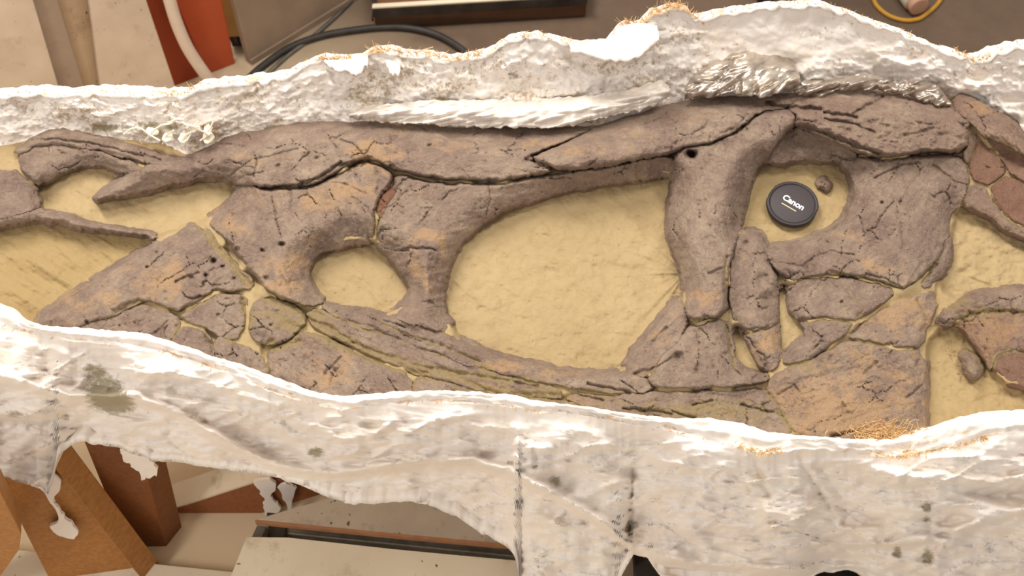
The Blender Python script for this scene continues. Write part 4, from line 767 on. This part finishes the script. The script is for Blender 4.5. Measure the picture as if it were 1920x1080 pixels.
# ================================================================== BACKGROUND
def floor_pt(u, v): return pz(u, v, 0.0)
A0, A1 = floor_pt(326, 162), floor_pt(440, 118)
dirA = (A1 - A0).normalized(); nA = Vector((dirA.y, -dirA.x, 0))
if nA.y > 0: nA = -nA                                # towards the viewer
def on_wall(u, v, off=0.0):                          # where a sight line meets the upright plane of the panels
    o = Vector(CAM); d = Vector(ray(u, v)); q = A0 + nA * off
    t = (q - o).dot(nA) / d.dot(nA); return o + d * t
def panel(name, px, off, mat, parent=None, th=.02):
    # px: left-top, right-top, right-bottom, left-bottom in the photo; drop to the floor
    pts = [on_wall(u, v, off) for u, v in px]
    return slab(name, pts, -nA * th, mat, parent, .002)
def ground(pt): return Vector((pt.x, pt.y, 0))
def upright(name, uT0, uB0, uT1, uB1, off, mat, th, label, cat, grp=None, vb=170):
    a, b = on_wall(uT0, 0, off), on_wall(uT1, 0, off); c, d = on_wall(uB1, vb, off), on_wall(uB0, vb, off)
    def ext(p, q):                                   # carry the edge on down to the floor and up past the frame
        k = (q - p) / (q.z - p.z); return p + k * (0.9 - p.z), p + k * (0.0 - p.z)
    t0, b0 = ext(a, d); t1, b1 = ext(b, c)
    bm = bmesh.new(); slab_bm(bm, [t0, t1, b1, b0], -nA * th, .002); o = bm_obj(name, bm, mat); tag(o, label, cat, grp); return o
upright('leaning_board', -190, -130, 62, 112, .05, MAT['canvas'], .02, 'pale dusty board leaning at the far left behind the jacket', 'board')
upright('leaning_board', 40, 95, 108, 160, .03, MAT['canvasgrey'], .02, 'grey brown dusty board just right of the pale far left one', 'board')
upright('leaning_board', 92, 150, 178, 208, .015, MAT['canvastan'], .015, 'narrow tan board between the grey one and the widest pale one', 'board')
upright('leaning_board', 168, 190, 274, 331, .055, MAT['canvas'], .02, 'wide pale plaster smeared board beside the orange panel', 'board')
oc = thing('orange_cabinet', 'orange dusty cabinet side standing behind the pale boards', 'cabinet', tuple(A0))
def up2(name, uT0, uB0, uT1, uB1, off, mat, th, parent):
    a, b = on_wall(uT0, 0, off), on_wall(uT1, 0, off)
    fa, fb2 = A0 + nA * off, A1 + nA * off
    def gd(u):                                       # floor point of the panel plane under image column
        lo = 60; hi = 400
        for _ in range(40):
            m = (lo + hi) / 2
            if on_wall(u, m, off).z > 0: lo = m
            else: hi = m
        return on_wall(u, lo, off)
    c, d = gd(uB1), gd(uB0)
    def ext(p, q): k = (q - p) / (q.z - p.z); return p + k * (0.9 - p.z)
    t0, t1 = ext(a, d), ext(b, c)
    return slab(name, [t0, t1, c, d], -nA * th, mat, parent, .003)
up2('dark_panel', 262, 322, 330, 388, 0.0, MAT['orange'], .03, oc)
up2('dusty_panel', 328, 388, 416, 441, 0.004, MAT['orangedust'], .03, oc)
# white hose hanging in front of the cabinet
bm = bmesh.new(); tube_bm(bm, spline([on_wall(u, v, .04) for u, v in [(296, -80), (308, -40), (318, 0), (332, 45), (352, 90), (378, 130), (400, 158), (430, 190)]], 6), .0165, 12, None, tuple(nA))
hw = bm_obj('white_hose', bm, MAT['whitepipe'], None, None, True); tag(hw, 'thick white hose hanging in front of the orange cabinet', 'hose')
# timber cart end with caster
def vplane(u, v, base, nrm):
    o = Vector(CAM); d = Vector(ray(u, v)); t = (base - o).dot(nrm) / d.dot(nrm); return o + d * t
bp = floor_pt(455, 100); nC = Vector((.1, -1, 0)).normalized()
ct = thing('timber_cart', 'yellow timber cart end on a black caster between orange cabinet and grey screen', 'cart', (bp.x, bp.y, 0))
pts = [vplane(u, v, bp, nC) for u, v in [(405, -60), (446, -60), (464, 68), (424, 70)]]
slab('yellow_board', pts, -nC * .04, MAT['yellowwood'], ct)
cw = vplane(456, 92, bp - nC * .03, nC)
bm = bmesh.new()
bmesh.ops.create_cone(bm, cap_ends=True, segments=24, radius1=.036, radius2=.036, depth=.026, matrix=Matrix.Translation((cw.x, cw.y + .02, .037)) @ Matrix.Rotation(math.pi / 2, 4, 'Y') @ Matrix.Rotation(.5, 4, 'X'))
bm_obj('caster_wheel', bm, MAT['rubber'], ct)
slab('caster_fork', [vplane(u, v, bp - nC * .02, nC) for u, v in [(428, 68), (470, 68), (470, 84), (436, 88)]], -nC * .03, MAT['black'], ct)
# grey box
g0, g1 = floor_pt(470, 121), floor_pt(662, 2)
dg_ = (g1 - g0).normalized(); nG = Vector((dg_.y, -dg_.x, 0))
if nG.y > 0: nG = -nG
gb = thing('dusty_screen', 'tall dusty grey screen standing on the floor behind the black hose', 'screen', (g0.x, g0.y, 0))
g1e = g0 + dg_ * ((g1 - g0).length + .3)
slab('panel_sheet', [g0, g1e, g1e + Vector((0, 0, .7)), g0 + Vector((-.0, 0, .7))], -nG * .025, MAT['greybox'], gb, .004)
slab('bottom_batten', [g0 + nG * .001, g1e + nG * .001, g1e + nG * .001 + Vector((0, 0, .02)), g0 + nG * .001 + Vector((0, 0, .02))], nG * .006, MAT['greybox'], gb, .001)
# hoses on the floor
def floor_tube(name, px, r, mat, label, cat='hose', z=None):
    bm = bmesh.new(); tube_bm(bm, spline([pz(u, v, r if z is None else z) for u, v in px], 8), r, 10); o = bm_obj(name, bm, mat, None, None, True); return tag(o, label, cat)
floor_tube('black_hose', [(430, 190), (466, 148), (500, 118), (545, 88), (600, 68), (660, 57), (720, 51), (770, 53), (815, 64), (850, 82), (878, 104), (905, 140)], .0105, MAT['rubber'], 'thick black hose curving over the floor behind the jacket')
floor_tube('grey_cable', [(500, 140), (540, 104), (580, 74), (620, 40), (655, 6), (700, -40)], .006, MAT['steel'], 'thin grey cable running along the foot of the grey screen', 'cable')
# black tray at the top
tb = floor_pt(704, 44); tray = thing('black_tray', 'black metal tray with pale rim and brown floor at the top centre', 'tray', (tb.x, tb.y, 0))
zr = .08
q = [pz(698, 18, zr), pz(1102, -6, zr), pz(1100, -120, zr), pz(690, -110, zr)]
def wallseg(a, b, name):
    d = (b - a).normalized(); n = Vector((-d.y, d.x, 0))
    a2, b2 = Vector((a.x, a.y, .008)), Vector((b.x, b.y, .008))
    slab(name, [a, b, b2, a2], n * .012, MAT['black'], tray, .003)
for i, nm in enumerate(['front_wall', 'side_wall', 'back_wall', 'side_wall']): wallseg(q[i], q[(i + 1) % 4], nm)
slab('pale_rim', [q[0] + Vector((0, 0, .002)), q[1] + Vector((0, 0, .002)), q[1] + Vector((0, .016, .002)), q[0] + Vector((0, .016, .002))], (0, 0, .006), MAT['paleply'], tray, .001)
slab('tray_floor', [Vector((p.x, p.y, .05)) for p in q], (0, 0, -.04), MAT['tray_wood'], tray, .001)
for (u, v) in ((706, 40), (1085, 16)):
    c = floor_pt(u, v); slab('foot', [(c.x - .014, c.y, .012), (c.x + .014, c.y, .012), (c.x + .014, c.y + .03, .012), (c.x - .014, c.y + .03, .012)], (0, 0, -.012), MAT['black'], tray)
# dark post foot at the top, right of centre
c = floor_pt(1435, 9); slb = slab('post_foot', [(c.x - .024, c.y, 0), (c.x + .024, c.y, 0), (c.x + .024, c.y + .05, 0), (c.x - .024, c.y + .05, 0)], (0, 0, .5), MAT['black'], None, .004); tag(slb, 'black square post just visible above the high rim', 'post')
# bottle and cord
bo = floor_pt(1716, 30)
bt = thing('plastic_bottle', 'small milky plastic bottle with pinkish cap lying on the floor, upper right', 'bottle', (bo.x, bo.y, 0))
ax = Vector((-.25, 1, 0)).normalized(); rb = .034
def cyl(name, p, q, r, mat, parent):
    bm = bmesh.new(); P = [Vector(p) + (Vector(q) - Vector(p)) * t for t in (0, .04, .96, 1)]; tube_bm(bm, P, r, 20, [.9, 1, 1, .9]); return bm_obj(name, bm, mat, parent, None, True)
b0 = Vector((bo.x, bo.y, rb + .002))
cyl('bottle_body', b0 + ax * .02, b0 + ax * .16, rb, MAT['bottle'], bt); cyl('bottle_cap', b0 - ax * .004, b0 + ax * .022, rb * .86, MAT['pinkcap'], bt); cyl('green_band', b0 + ax * .055, b0 + ax * .10, rb * 1.02, MAT['green'], bt)
floor_tube('yellow_cord', [(1600, -60), (1632, -12), (1645, 12), (1668, 30), (1695, 38), (1716, 37), (1732, 30), (1760, 5), (1775, -30)], .0065, MAT['yellowcord'], 'yellow cord looping around the bottle on the floor', 'cord')
